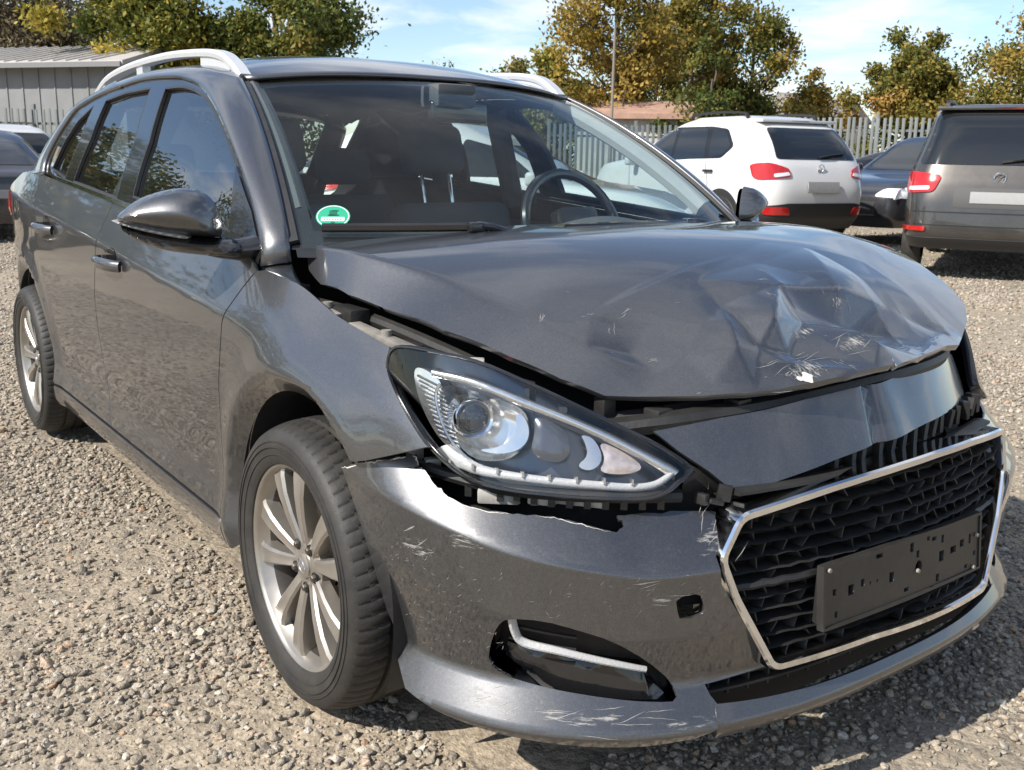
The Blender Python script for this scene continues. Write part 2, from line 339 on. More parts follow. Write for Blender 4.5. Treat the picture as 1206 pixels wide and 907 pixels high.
# ---------------------------------------------------------------- car surfaces (metres; x forward from the front axle, y to the car's left, z up)
def sstep(a, b, x):
    t = np.clip((np.asarray(x, float) - a) / (b - a), 0, 1)
    return t * t * (3 - 2 * t)
def smin(a, b, k):
    h = np.clip(.5 + .5 * (b - a) / k, 0, 1)
    return b * (1 - h) + a * h - k * h * (1 - h)
def spl(xs, ys):
    # natural-ish monotone cubic (Fritsch-Carlson) interpolator
    xs = np.array(xs, float); ys = np.array(ys, float)
    d = np.diff(ys) / np.diff(xs); m = np.empty_like(xs); m[0] = d[0]; m[-1] = d[-1]
    m[1:-1] = np.where(d[:-1] * d[1:] > 0, 2 * d[:-1] * d[1:] / (d[:-1] + d[1:] + 1e-12), 0)
    def f(x):
        x = np.asarray(x, float); i = np.clip(np.searchsorted(xs, x) - 1, 0, len(xs) - 2)
        h = xs[i + 1] - xs[i]; t = (x - xs[i]) / h
        r = ((1 + 2 * t) * (1 - t) ** 2 * ys[i] + t * (1 - t) ** 2 * h * m[i]
             + t * t * (3 - 2 * t) * ys[i + 1] + t * t * (t - 1) * h * m[i + 1])
        r = np.where(x < xs[0], ys[0] + (x - xs[0]) * m[0], r)
        return np.where(x > xs[-1], ys[-1] + (x - xs[-1]) * m[-1], r)
    return f
NP = 2.6
def plan(x, xc=.2, a=.67, n=NP):
    t = np.clip((np.asarray(x, float) - xc) / a, 0, .995)
    return (1 - t ** n) ** (1 / n)
body_low = spl([.12, .20, .24, .28, .33, .38, .42, .50, .60, .72, .82, 1.1],
               [.83, .862, .880, .886, .880, .873, .873, .879, .886, .891, .893, .893])
crease_z = spl([-3.6, -2.28, -1.23, -.76, -.45, -.2, .05, .26, .5], [1.03, .972, .893, .854, .830, .812, .765, .735, .70])
crease_s = spl([-3.6, -.5, -.2, .1, .4], [.46, .46, .55, .78, .85])
def belt_z(x): return .932 - .0655 * np.asarray(x, float)
def side_half(x, z):
    x = np.asarray(x, float); z = np.asarray(z, float)
    zc = crease_z(x); k = .006 + .06 * sstep(-.4, .15, x)
    up = .889 - crease_s(x) * (z - zc)
    y = smin(body_low(z), up, k)
    rear = np.clip((-2.3 - x) / 1.3, 0, 2)
    y = y * plan(x, .18, .72) - .15 * rear ** 2.0
    for cx in (0., -2.65):                                   # rolled lips round the wheel openings
        r = np.hypot(x - cx, z - .325)
        y = y + .012 * np.exp(-((r - .415) / .05) ** 2) - .034 * np.clip((.410 - r) / .045, 0, 1)
    return y
def F_side(x, z, s=-1): return np.stack([np.asarray(x, float) + 0 * z, s * side_half(x, z), np.asarray(z, float) + 0 * x], -1)
def glass_half(x, z):
    h = np.asarray(z, float) - belt_z(x)
    y = .838 - .30 * h - .50 * h * h
    y = y - .05 * np.clip((np.asarray(x, float) + .9) / .7, 0, 2) ** 2 - .10 * np.clip((-2.3 - x) / 1.0, 0, 2) ** 2
    return y
def F_glass(x, z, s=-1): return np.stack([np.asarray(x, float) + 0 * z, s * glass_half(x, z), np.asarray(z, float) + 0 * x], -1)
# front corner / bumper: th in radians, 0 = straight ahead, -pi/2 = right side
bump_cz = spl([0, .35, .62, .8, 1.0, 1.2, 1.6], [.50, .50, .495, .51, .53, .557, .60])
def F_bump(th, z):
    th = np.asarray(th, float); z = np.asarray(z, float)
    at = np.abs(th); zc = bump_cz(at); h = z - zc
    c = np.clip(np.cos(at), 0, 1) ** (2 / NP); sn = np.clip(np.sin(at), 0, 1) ** (2 / NP)
    above = np.clip(h, 0, 1); below = np.clip(-h, 0, 1)
    o = -(.95 * (np.sqrt(above ** 2 + .006 ** 2) - .006)) * sstep(1.62, 1.25, at) - .085 * below - .16 * np.clip(below - .12, 0, 1)
    soft = lambda q: (np.sqrt(q * q + .003 ** 2) + q) / 2
    o = o + .92 * (soft(.282 - z) - soft(.208 - z)) - .5 * np.clip(.203 - z, 0, .1)
    return np.stack([.2 + (.67 + o) * c, np.sign(th) * (.885 + o * .8) * sn, z + 0 * th], -1)
def F_lens(th, z):
    th = np.asarray(th, float); z = np.asarray(z, float); at = np.abs(th); n = 2.4
    c = np.clip(np.cos(at), 0, 1) ** (2 / n); sn = np.clip(np.sin(at), 0, 1) ** (2 / n)
    a = .72 - .55 * (z - .65) - .6 * np.clip(z - .72, 0, 1) ** 2; w = .862 - .10 * (z - .65)
    return np.stack([.1 + a * c, np.sign(th) * w * sn, z + 0 * th], -1)
# bonnet: thin-plate surface through measured points, folded down at the sides, with the crash damage pressed in
_HP = np.array([(-.12, 0, 1.020), (-.15, -.4, 1.008), (-.15, .4, 1.016), (-.24, -.73, .975), (-.24, .73, .995),
    (.05, 0, 1.022), (.2, 0, 1.012), (.4, 0, .976), (.6, 0, .914), (.72, 0, .862), (.82, 0, .806),
    (.05, -.4, 1.0), (.25, -.35, .975), (.45, -.3, .925), (.62, -.3, .862), (.75, -.28, .785),
    (-.08, -.70, .973), (.15, -.63, .944), (.26, -.60, .921), (.42, -.56, .878), (.54, -.51, .823), (.62, -.48, .775),
    (0, .62, 1.012), (.2, .6, 1.004), (.32, .59, .980), (.42, .57, .940), (.52, .55, .890), (.60, .53, .838), (.66, .49, .792),
    (.2, .35, 1.012), (.4, .33, .978), (.6, .3, .90), (.72, .26, .842), (.79, .2, .80)])
def _tps(r): return np.where(r > 1e-9, r * r * np.log(r + 1e-12), 0)
def _fit(Pt):
    n = len(Pt); K = _tps(np.hypot(Pt[:, None, 0] - Pt[None, :, 0], Pt[:, None, 1] - Pt[None, :, 1])) + 2e-4 * np.eye(n)
    Q = np.c_[np.ones(n), Pt[:, :2]]; A = np.block([[K, Q], [Q.T, np.zeros((3, 3))]])
    return np.linalg.solve(A, np.r_[Pt[:, 2], 0, 0, 0])
_HW = _fit(_HP)
def hood_top(x, y):
    r = _HW[-3] + _HW[-2] * x + _HW[-1] * y
    for (px, py, _), w in zip(_HP, _HW): r = r + w * _tps(np.hypot(x - px, y - py))
    return r
hood_cy = spl([-.27, -.08, .15, .26, .42, .54, .62, .8], [.715, .695, .63, .60, .555, .505, .465, .40])
hood_sl = spl([-.27, -.08, .1, .27, .42, .6, .8], [2.5, 1.5, .95, .62, .62, .6, .5])
def _seg(x, y, a, b):
    ax, ay = a; bx, by = b; dx, dy = bx - ax, by - ay; L2 = dx * dx + dy * dy
    t = np.clip(((x - ax) * dx + (y - ay) * dy) / L2, 0, 1); d = np.hypot(x - ax - t * dx, y - ay - t * dy)
    sd = ((x - ax) * dy - (y - ay) * dx) / np.sqrt(L2)
    return d, t, sd
def _fold(x, y, a, b, depth, w, sharp=.35):
    """a crease: a V-shaped dent of the given depth and half width running from a to b, dying out at both ends"""
    d, t, sd = _seg(x, y, a, b); e = np.sin(np.pi * np.clip(.06 + .88 * t, 0, 1)) ** .7
    q = np.sqrt((d / w) ** 2 + sharp ** 2 * .02); return depth * np.exp(-q * 2.0) * e
DENTS = [((.60, -.06), (.66, .20), -.028, .13), ((.677, .017), (.70, .27), -.008, .03), ((.45, -.47), (.535, -.385), -.004, .035), ((.62, .30), (.66, .42), -.008, .05),
    ((.70, -.26), (.79, -.12), .006, .03), ((.50, -.20), (.60, -.25), -.006, .09)]
# sharp crumple: a folded net of flat facets (x, y, lift)
_CR = np.array([(.447, .004, .003), (.562, -.068, .015), (.657, -.186, .019), (.669, -.301, .011), (.691, -.181, -.019), (.631, -.069, -.017), (.583, .099, .011), (.631, .083, -.018), (.686, .28, -.010),
    (.766, -.196, -.004), (.751, .03, .008), (.602, .257, -.007), (.55, -.218, 0), (.383, .013, 0), (.455, -.194, 0), (.61, -.38, 0), (.681, -.374, 0), (.728, -.313, 0), (.324, .166, 0), (.384, .247, 0), (.45, .372, 0),
    (.54, .40, 0), (.66, .40, 0), (.766, .141, .002), (.80, -.06, 0), (.669, -.24, -.006), (.451, -.462, .003), (.541, -.450, -.009), (.502, -.525, 0), (.519, -.371, 0), (.604, -.437, 0), (.433, -.531, 0),
    (-.5, -1, 0), (-.5, 1, 0), (1.2, -1, 0), (1.2, 1, 0), (.81, .05, 0), (.78, -.25, 0)])
def _delaunay(P):
    n = len(P); T = []
    for i in range(n):
        for j in range(i + 1, n):
            for k in range(j + 1, n):
                a, b, c = P[i], P[j], P[k]; d = 2 * (a[0] * (b[1] - c[1]) + b[0] * (c[1] - a[1]) + c[0] * (a[1] - b[1]))
                if abs(d) < 1e-7: continue
                ux = ((a @ a) * (b[1] - c[1]) + (b @ b) * (c[1] - a[1]) + (c @ c) * (a[1] - b[1])) / d; uy = ((a @ a) * (c[0] - b[0]) + (b @ b) * (a[0] - c[0]) + (c @ c) * (b[0] - a[0])) / d
                r2 = (a[0] - ux) ** 2 + (a[1] - uy) ** 2
                if np.sum((P[:, 0] - ux) ** 2 + (P[:, 1] - uy) ** 2 < r2 - 1e-9) == 0: T.append((i, j, k))
    return T
_CT = _delaunay(_CR[:, :2])
_CT = [t for t in _CT if np.any(_CR[list(t), 2] != 0)]
def _net(x, y):
    z = 0 * x
    for t in _CT:
        (ax, ay, az), (bx, by, bz), (cx, cy, cz) = _CR[list(t)]; d = (by - cy) * (ax - cx) + (cx - bx) * (ay - cy)
        u = ((by - cy) * (x - cx) + (cx - bx) * (y - cy)) / d; v = ((cy - ay) * (x - cx) + (ax - cx) * (y - cy)) / d; w = 1 - u - v
        z = np.where((u >= 0) & (v >= 0) & (w >= 0), u * az + v * bz + w * cz, z)
    return z
def hood_damage(x, y):
    x = np.asarray(x, float); y = np.asarray(y, float); z = 0 * x
    for a, b, dep, w in DENTS: z = z + 1.25 * _fold(x, y, a, b, dep, w)
    for dx, dy in ((0, 0), (.0045, .002), (-.0045, -.002), (.002, -.0045), (-.002, .0045)): z = z + _net(x + dx, y + dy) / 5 * 1.35
    return z
def hood_z(x, y):
    x = np.asarray(x, float); y = np.asarray(y, float)
    top = hood_top(x, y) + hood_damage(x, y); cy = hood_cy(x); sg = np.where(y < 0, -1., 1.)
    side = hood_top(x, sg * cy) + hood_damage(x, y) - hood_sl(x) * np.where(y < 0, 1., .32) * (np.abs(y) - cy)
    return smin(top, side, .006) 
def F_hood(x, y): return np.stack([x + 0 * y, y + 0 * x, hood_z(x, y)], -1)
# grille plane and the panel over it
def F_grille(y, z):
    y = np.asarray(y, float); z = np.asarray(z, float); return np.stack([.866 - .30 * y * y - .09 * (z - .40), y + 0 * z, z + 0 * y], -1)
def F_nose(y, z):
    y = np.asarray(y, float); z = np.asarray(z, float)
    x = .815 - .62 * np.abs(y) ** 2.2 - .55 * (z - .66) - .8 * np.clip(z - .72, 0, 1) ** 2
    x = x - .012 * np.exp(-np.abs(y + .045 - .22 * (z - .70)) / .012) + .010 * np.exp(-((y + .0) / .06) ** 2)
    return np.stack([x, y + 0 * z, z + 0 * y], -1)
# wind screen: u across (-1 right .. 1 left), v up
def F_screen(u, v):
    u = np.asarray(u, float); v = np.asarray(v, float)
    yb, yt = .752, .588; y = u * (yb + (yt - yb) * v); xb = -.255 + .27 * (1 - u * u); xt = -.93 + .105 * (1 - u * u)
    zb = .972 + .0 * u; zt = 1.374 + .030 * (1 - u * u); bow = .035 * 4 * v * (1 - v)
    return np.stack([xb + (xt - xb) * v + bow * .45, y, zb + (zt - zb) * v + bow * .9], -1)
roof_c = spl([-3.0, -2.7, -2.5, -2.3, -1.9, -1.5, -1.2, -1.0, -.82], [1.34, 1.415, 1.45, 1.475, 1.498, 1.502, 1.482, 1.448, 1.402])
roof_e = spl([-3.0, -2.7, -2.4, -2.1, -1.7, -1.3, -1.05, -.92], [1.22, 1.29, 1.375, 1.418, 1.436, 1.428, 1.405, 1.374])
def F_roof(x, y):
    x = np.asarray(x, float); y = np.asarray(y, float); t = np.clip(np.abs(y) / .585, 0, 1.2)
    return np.stack([x + 0 * y, y + 0 * x, roof_c(x) + (roof_e(x) - roof_c(x)) * t ** 2.4], -1)
# outlines of panels in the parameters of their surfaces (metres / radians)
TR = {'bowl': [(-1.1593, 0.785), (-1.0843, 0.7841), (-0.9867, 0.7723), (-0.914, 0.7614), (-0.8975, 0.7343), (-0.9129, 0.7031), (-0.9589, 0.673), (-1.0294, 0.6612), (-1.0887, 0.6634),
          (-1.1429, 0.6945), (-1.1706, 0.7359), (-1.1757, 0.7648)],
 'bump_chrome': [(-0.4656, 0.5208), (-0.4548, 0.4746), (-0.4072, 0.4164), (-0.3573, 0.3565), (-0.2951, 0.2804)],
 'bump_low': [(-0.4657, 0.2727), (-0.4566, 0.2574), (-0.4292, 0.2307), (-0.4133, 0.2122)],
 'bump_r': [(-1.5631, 0.5975), (-1.5028, 0.6226), (-1.4411, 0.6393), (-1.391, 0.6492), (-1.3512, 0.6564), (-1.3327, 0.64), (-1.3656, 0.6318), (-1.3201, 0.6369), (-1.2786, 0.6204),
            (-1.23, 0.6066), (-1.1612, 0.5941), (-1.0827, 0.5882), (-0.9959, 0.5873), (-0.8976, 0.5852), (-0.8004, 0.5735), (-0.7181, 0.5612), (-0.6935, 0.5694), (-0.711, 0.5838),
            (-0.6307, 0.5846), (-0.536, 0.5843), (-0.423, 0.5769), (-0.3846, 0.571)],
 'chevron': [(-0.7654, 0.7212), (-0.729, 0.7148), (-0.7154, 0.6809), (-0.7521, 0.6602), (-0.7917, 0.6676), (-0.7536, 0.6859), (-0.7562, 0.7077)],
 'chips': [(0.7638, -0.2163), (0.7514, -0.2137), (0.7464, -0.243), (0.7384, -0.2107), (0.7772, -0.111), (0.7546, -0.1195), (0.5807, -0.1178), (0.5329, -0.0812), (0.4853, -0.0345),
           (0.6262, -0.0627), (0.6149, 0.1065), (0.5899, 0.0991), (0.5654, 0.1418), (0.6222, 0.3842), (0.4413, -0.4757), (0.574, -0.431), (0.4152, -0.5579), (0.5001, -0.4508),
           (0.476, -0.4133)],
 'claw': [(-0.9351, 0.7494), (-0.9123, 0.749), (-0.8996, 0.7245), (-0.9134, 0.7003), (-0.9525, 0.6831), (-1.0155, 0.6763), (-1.0599, 0.6801), (-1.0021, 0.6871), (-0.9578, 0.7037),
          (-0.936, 0.7229)],
 'drl': [(-1.1821, 0.6687), (-1.1275, 0.6482), (-1.0562, 0.6378), (-0.9654, 0.6365), (-0.8581, 0.6341), (-0.7554, 0.6319), (-0.6548, 0.6299), (-0.5921, 0.6371), (-0.5445, 0.6574),
         (-0.5647, 0.658), (-0.6055, 0.6454), (-0.6613, 0.642), (-0.7518, 0.6454), (-0.8551, 0.6479), (-0.9629, 0.6505), (-1.0421, 0.6545), (-1.1006, 0.6666), (-1.1443, 0.6813)],
 'fend_bot': [(0.4285, 0.6761), (0.3667, 0.6522), (0.3232, 0.6364)],
 'fend_front': [(0.2854, 0.8104), (0.3097, 0.7919), (0.3582, 0.763), (0.4179, 0.7268), (0.4705, 0.6929)],
 'fend_top': [(-0.2501, 0.9282), (-0.1617, 0.92), (-0.0894, 0.909), (-0.0019, 0.8832), (0.0713, 0.8646), (0.1742, 0.8485), (0.2685, 0.8348)],
 'flasher': [(-0.7217, 0.7107), (-0.6747, 0.7), (-0.6119, 0.6697), (-0.6568, 0.6567), (-0.7379, 0.6591), (-0.7092, 0.681)],
 'fog': [(-1.0097, 0.4095), (-0.9067, 0.4137), (-0.8148, 0.4003), (-0.7202, 0.3802), (-0.6267, 0.3362), (-0.5555, 0.2859), (-0.5379, 0.2546), (-0.6043, 0.2573), (-0.7616, 0.2677),
         (-0.9055, 0.2759), (-1.0307, 0.2846), (-1.0757, 0.3055), (-1.0665, 0.3439), (-1.0416, 0.3875)],
 'fog_led': [(-1.0147, 0.4089), (-0.9924, 0.4114), (-0.9838, 0.3823), (-0.9598, 0.3634), (-0.8589, 0.352), (-0.7198, 0.331), (-0.6225, 0.308), (-0.6379, 0.305), (-0.7301, 0.3198),
             (-0.8705, 0.3384), (-0.9753, 0.3471), (-1.0044, 0.3708)],
 'grille': [(-0.4202, 0.5821), (-0.4588, 0.5126), (-0.4308, 0.4381), (-0.3547, 0.2984), (-0.1122, 0.3036), (0.3214, 0.2817), (0.4296, 0.3702), (0.5664, 0.4973), (0.4394, 0.6074),
            (0.2447, 0.6213), (0.0914, 0.6243), (-0.0323, 0.6213), (-0.1369, 0.6164), (-0.2267, 0.6089), (-0.3097, 0.5985)],
 'handle_f': [(-1.4143, 0.8494), (-1.2921, 0.8732), (-1.1434, 0.8564), (-1.2784, 0.8179)],
 'handle_r': [(-2.2672, 0.9012), (-2.1155, 0.9262), (-1.9896, 0.9036), (-2.1357, 0.8722)],
 'hood_f': [(0.6036, -0.5081), (0.641, -0.4604), (0.6879, -0.4014), (0.729, -0.3362), (0.7524, -0.284), (0.7704, -0.2241), (0.799, -0.1392), (0.8098, -0.0242), (0.7542, 0.1798),
            (0.7105, 0.3322)],
 'hood_r': [(-0.2727, -0.7175), (-0.2644, -0.724), (-0.2299, -0.7347), (-0.1476, -0.7452), (-0.0232, -0.7422), (0.0932, -0.7251), (0.2735, -0.6953), (0.4233, -0.6419), (0.5126, -0.592),
            (0.5782, -0.5424)],
 'lens': [(-1.3018, 0.8352), (-1.3232, 0.8167), (-1.3246, 0.7891), (-1.2972, 0.7537), (-1.2425, 0.7111), (-1.1895, 0.6752), (-1.1278, 0.6452), (-1.0578, 0.6263), (-0.9683, 0.6196),
          (-0.8617, 0.6177), (-0.7393, 0.6161), (-0.6389, 0.6165), (-0.5856, 0.6263), (-0.5501, 0.6415), (-0.5141, 0.6618), (-0.5718, 0.6973), (-0.6648, 0.7325), (-0.7615, 0.765),
          (-0.8852, 0.8011), (-1.023, 0.8313), (-1.1706, 0.8412), (-1.262, 0.8427)],
 'lens_ring': [(-1.0378, 0.7314)],
 'lip_top': [(-1.4269, 0.2401), (-1.2969, 0.2619), (-1.1268, 0.2754), (-1.0087, 0.2796), (-0.8807, 0.2748), (-0.7157, 0.2669), (-0.5822, 0.2562), (-0.456, 0.2442)],
 'nose': [(-0.492, 0.7125), (-0.4618, 0.6789), (-0.4234, 0.6461), (-0.3949, 0.6148), (-0.4035, 0.607)],
 'nose_bot': [(-0.369, 0.612), (-0.2821, 0.6279), (-0.1699, 0.6467), (-0.0374, 0.6623), (0.1272, 0.6708), (0.3062, 0.6755)],
 'nose_top': [(0.0603, 0.7637), (-0.077, 0.7594), (-0.1901, 0.7516), (-0.2881, 0.7399), (-0.3722, 0.7315), (-0.4341, 0.7225)],
 'pane_f': [(-1.2375, 1.0471), (-1.2637, 1.2065), (-1.364, 1.3701), (-1.2295, 1.3698), (-1.089, 1.3517), (-0.9233, 1.3103), (-0.743, 1.2392), (-0.5737, 1.1483), (-0.5262, 1.0798),
            (-0.4921, 0.9962)],
 'pane_q': [(-2.0398, 1.0777), (-2.254, 1.1096), (-2.2011, 1.2131), (-2.1392, 1.2837), (-2.0274, 1.3363), (-2.0061, 1.2098)],
 'pane_r': [(-1.9207, 1.0721), (-1.8845, 1.2126), (-1.9152, 1.3509), (-1.7311, 1.3707), (-1.5037, 1.3772), (-1.3998, 1.2091), (-1.3847, 1.0334)],
 'sail': [(-0.5675, 1.1464), (-0.5109, 1.0398), (-0.4964, 0.996), (-0.4185, 0.9851), (-0.3215, 0.9301), (-0.3172, 0.9535), (-0.414, 1.0446)],
 'seam': [(-0.3012, 0.9261), (-0.331, 0.9814), (-0.4335, 1.0734), (-0.5778, 1.1628), (-0.7275, 1.2391), (-0.8766, 1.3021), (-1.0433, 1.3547), (-1.1979, 1.3836), (-1.3304, 1.3975),
          (-1.5988, 1.4047), (-1.8018, 1.3908), (-2.0053, 1.3689), (-2.2095, 1.3256), (-2.2689, 1.2732), (-2.3107, 1.2228), (-2.3622, 1.1364), (-2.3366, 1.0889)],
 'side_refl': [(-1.2687, 0.8062), (-1.2197, 0.807), (-1.1588, 0.7879), (-1.1822, 0.7569), (-1.1593, 0.7149), (-1.1119, 0.6756), (-1.1305, 0.6667), (-1.1808, 0.6835), (-1.2276, 0.7202),
               (-1.2599, 0.7619)],
 'smoke': [(-0.8823, 0.7514), (-0.8035, 0.7315), (-0.7937, 0.6934), (-0.8285, 0.672), (-0.8815, 0.6742), (-0.9067, 0.6896), (-0.8876, 0.718)],
 'top_strip': [(-1.1754, 0.8102), (-1.0298, 0.8013), (-0.8493, 0.7661), (-0.7672, 0.7458), (-0.6887, 0.7231), (-0.6139, 0.6954), (-0.5504, 0.6697), (-0.537, 0.6612), (-0.5544, 0.6523),
               (-0.5764, 0.6596), (-0.6338, 0.6848), (-0.7049, 0.7108), (-0.7836, 0.7332), (-0.8664, 0.7519), (-1.0429, 0.7865), (-1.1773, 0.7969)],
 'tow': [(-0.5651, 0.4531), (-0.5532, 0.4604), (-0.528, 0.4634), (-0.5036, 0.4565), (-0.4947, 0.4377), (-0.4967, 0.4198), (-0.5218, 0.4139), (-0.5545, 0.4165), (-0.563, 0.4351)]}
# ================================================================ the damaged estate car
M_paint = paint('grey_metallic_paint', (.116, .118, .124), dust_amt=.06, metal=.86, rough=.36, dust=(.27, .26, .25))
M_paintf = paint('grey_metallic_paint_scraped', (.108, .109, .114), dust_amt=.09, metal=.84, rough=.36, dust=(.27, .255, .24), scratch=.16)
M_black = mat('black_plastic', (.018, .018, .019), .5, var=.3, vscale=30, bump=.15, bscale=300)
M_dusty = mat('dusty_black_plastic', (.010, .010, .010), .52, col2=(.028, .027, .025), vscale=9, bump=.3, bscale=120)
M_gloss = mat('gloss_black_trim', (.012, .012, .013), .12, coat=.6)
M_void = mat('void_shade_black', (.006, .006, .006), .85)  # near-black standing in for the shade in gaps, cavities and behind wheels
M_chrome = mat('bright_chrome', (.78, .79, .80), .09, metal=1, rvar=.05, vscale=40)
M_rail = mat('satin_aluminium', (.80, .81, .82), .34, metal=.55, var=.04)
M_screen = glass('windscreen_glass', (.86, .96, .96), .55, dirt=.02, ior=1.5)
M_sideg = glass('side_window_glass', (.84, .96, .97), 1.0, dirt=.02, ior=2.9)
M_privacy = glass('dark_side_window_glass', (.62, .70, .72), 1.0, dirt=.02, ior=2.5)
M_lens = glass('lamp_lens_clear', (.95, .96, .97), .9, dirt=0)
M_rub = mat('tyre_rubber', (.015, .0145, .014), .62, col2=(.036, .033, .029), vscale=14, bump=.25, bscale=220)
M_rim = mat('alloy_silver', (.44, .41, .37), .36, metal=.75, col2=(.36, .33, .29), vscale=9, rvar=.06)
M_disc = mat('brake_steel', (.13, .115, .10), .45, metal=.8, var=.3)
M_cabin = mat('cabin_dark_plastic', (.075, .078, .083), .6, bump=.2, bscale=260)
M_fabric = mat('seat_fabric_black', (.07, .078, .092), .9, bump=.4, bscale=400)
M_light = mat('pale_headlining', (.42, .41, .39), .9, var=.05)
M_mirrorgl = mat('mirror_glass', (.8, .82, .84), .02, metal=1)
M_white = mat('white_reflector', (.70, .695, .68), .20, metal=.92, rvar=.08, vscale=60)
M_lamp_dark = mat('lamp_dark_bezel', (.12, .126, .138), .24, metal=.7, coat=.4)
M_led = mat('frosted_led_strip', (.42, .42, .42), .3, bump=.6, bscale=240)
M_amber = mat('flasher_reflector', (.62, .52, .47), .2, metal=.6, var=.25, vscale=60)
M_raw = mat('dusty_bare_metal', (.36, .335, .30), .55, metal=.25, col2=(.17, .155, .14), vscale=22, bump=.3)
M_grey = mat('pale_broken_plastic', (.50, .48, .45), .6, col2=(.30, .28, .26), vscale=40, bump=.3)
M_chip = mat('chipped_paint_white', (.58, .55, .50), .6, var=.15, vscale=300)
M_scr = mat('scratch_pale', (.27, .26, .25), .55, var=.2, vscale=200)
M_red = mat('red_lamp_lens', (.45, .012, .012), .12, coat=.6)
M_green = mat('green_sticker_vinyl', (.02, .34, .19), .5)
M_wht = mat('white_print', (.82, .83, .82), .5)
CAR = empty('damaged_station_wagon', (0, 0, 0), 0, 'dark grey station wagon with crumpled bonnet and torn front bumper, in the foreground', 'car')
def part(n, poly, F, m=M_paint, **k): return panel(n, F, poly, m, CAR, **k)
def arc(cx, cz, r, a0, a1, n=28): return [(cx + r * math.cos(R(a)), cz + r * math.sin(R(a))) for a in np.linspace(a0, a1, n)]
FS = {-1: lambda x, z: F_side(x, z, -1), 1: lambda x, z: F_side(x, z, 1)}
FG = {-1: lambda x, z: F_glass(x, z, -1), 1: lambda x, z: F_glass(x, z, 1)}
def F_left_fender(x, z):
    p = F_side(x, z, 1); k = sstep(.0, .42, np.asarray(x, float)) * sstep(.55, .85, np.asarray(z, float)); p[..., 2] += .01 * k; p[..., 1] -= .03 * k
    return p
AR = .368
gapF = [(-.445, .292), (-.446, .40), (-.440, .50), (-.424, .64), (-.372, .79), (-.318, .88), (-.2876, .922)]
gapB = [(-1.458, .292), (-1.497, .35), (-1.522, .49), (-1.533, .60), (-1.528, .714), (-1.481, .829), (-1.455, .90), (-1.43, float(belt_z(-1.43)))]
gapR = [(-2.40, .655), (-2.43, .75), (-2.43, .83), (-2.40, .95), (-2.37, float(belt_z(-2.37)))]
fender = [tuple(p) for p in crv(TR['fend_top'], 4)] + [tuple(p) for p in crv(TR['fend_front'], 4)] + TR['fend_bot'] + arc(0, .325, AR, 51, 183, 40) + [(-.372, .24), (-.395, .222), (-.445, .222)] + gapF
fdoor = [gapF[-1]] + gapF[:-1][::-1] + gapB + [(x, float(belt_z(x))) for x in np.linspace(-1.35, -.35, 12)]
rdoor = gapB[:-1][::-1] + [gapB[0]] if False else None
rdoor = list(reversed(gapB)) + [(-1.9, .292), (-2.225, .292)] + arc(-2.65, .325, .412, -3, 52, 16) + gapR + [(x, float(belt_z(x))) for x in np.linspace(-2.3, -1.5, 9)]
sill = [(-.45, .286), (-.45, .205), (-2.25, .205), (-2.25, .286)]
quarter = [(-2.37, float(belt_z(-2.37)))] + gapR[::-1][1:] + arc(-2.65, .325, .409, 52, -3, 16) + arc(-2.65, .325, AR, -3, 178, 40) + [(-3.06, .25), (-3.22, .26), (-3.31, .5), (-3.33, .8), (-3.29, .95), (-3.12, 1.03), (-2.85, 1.085), (-2.6, 1.10)]
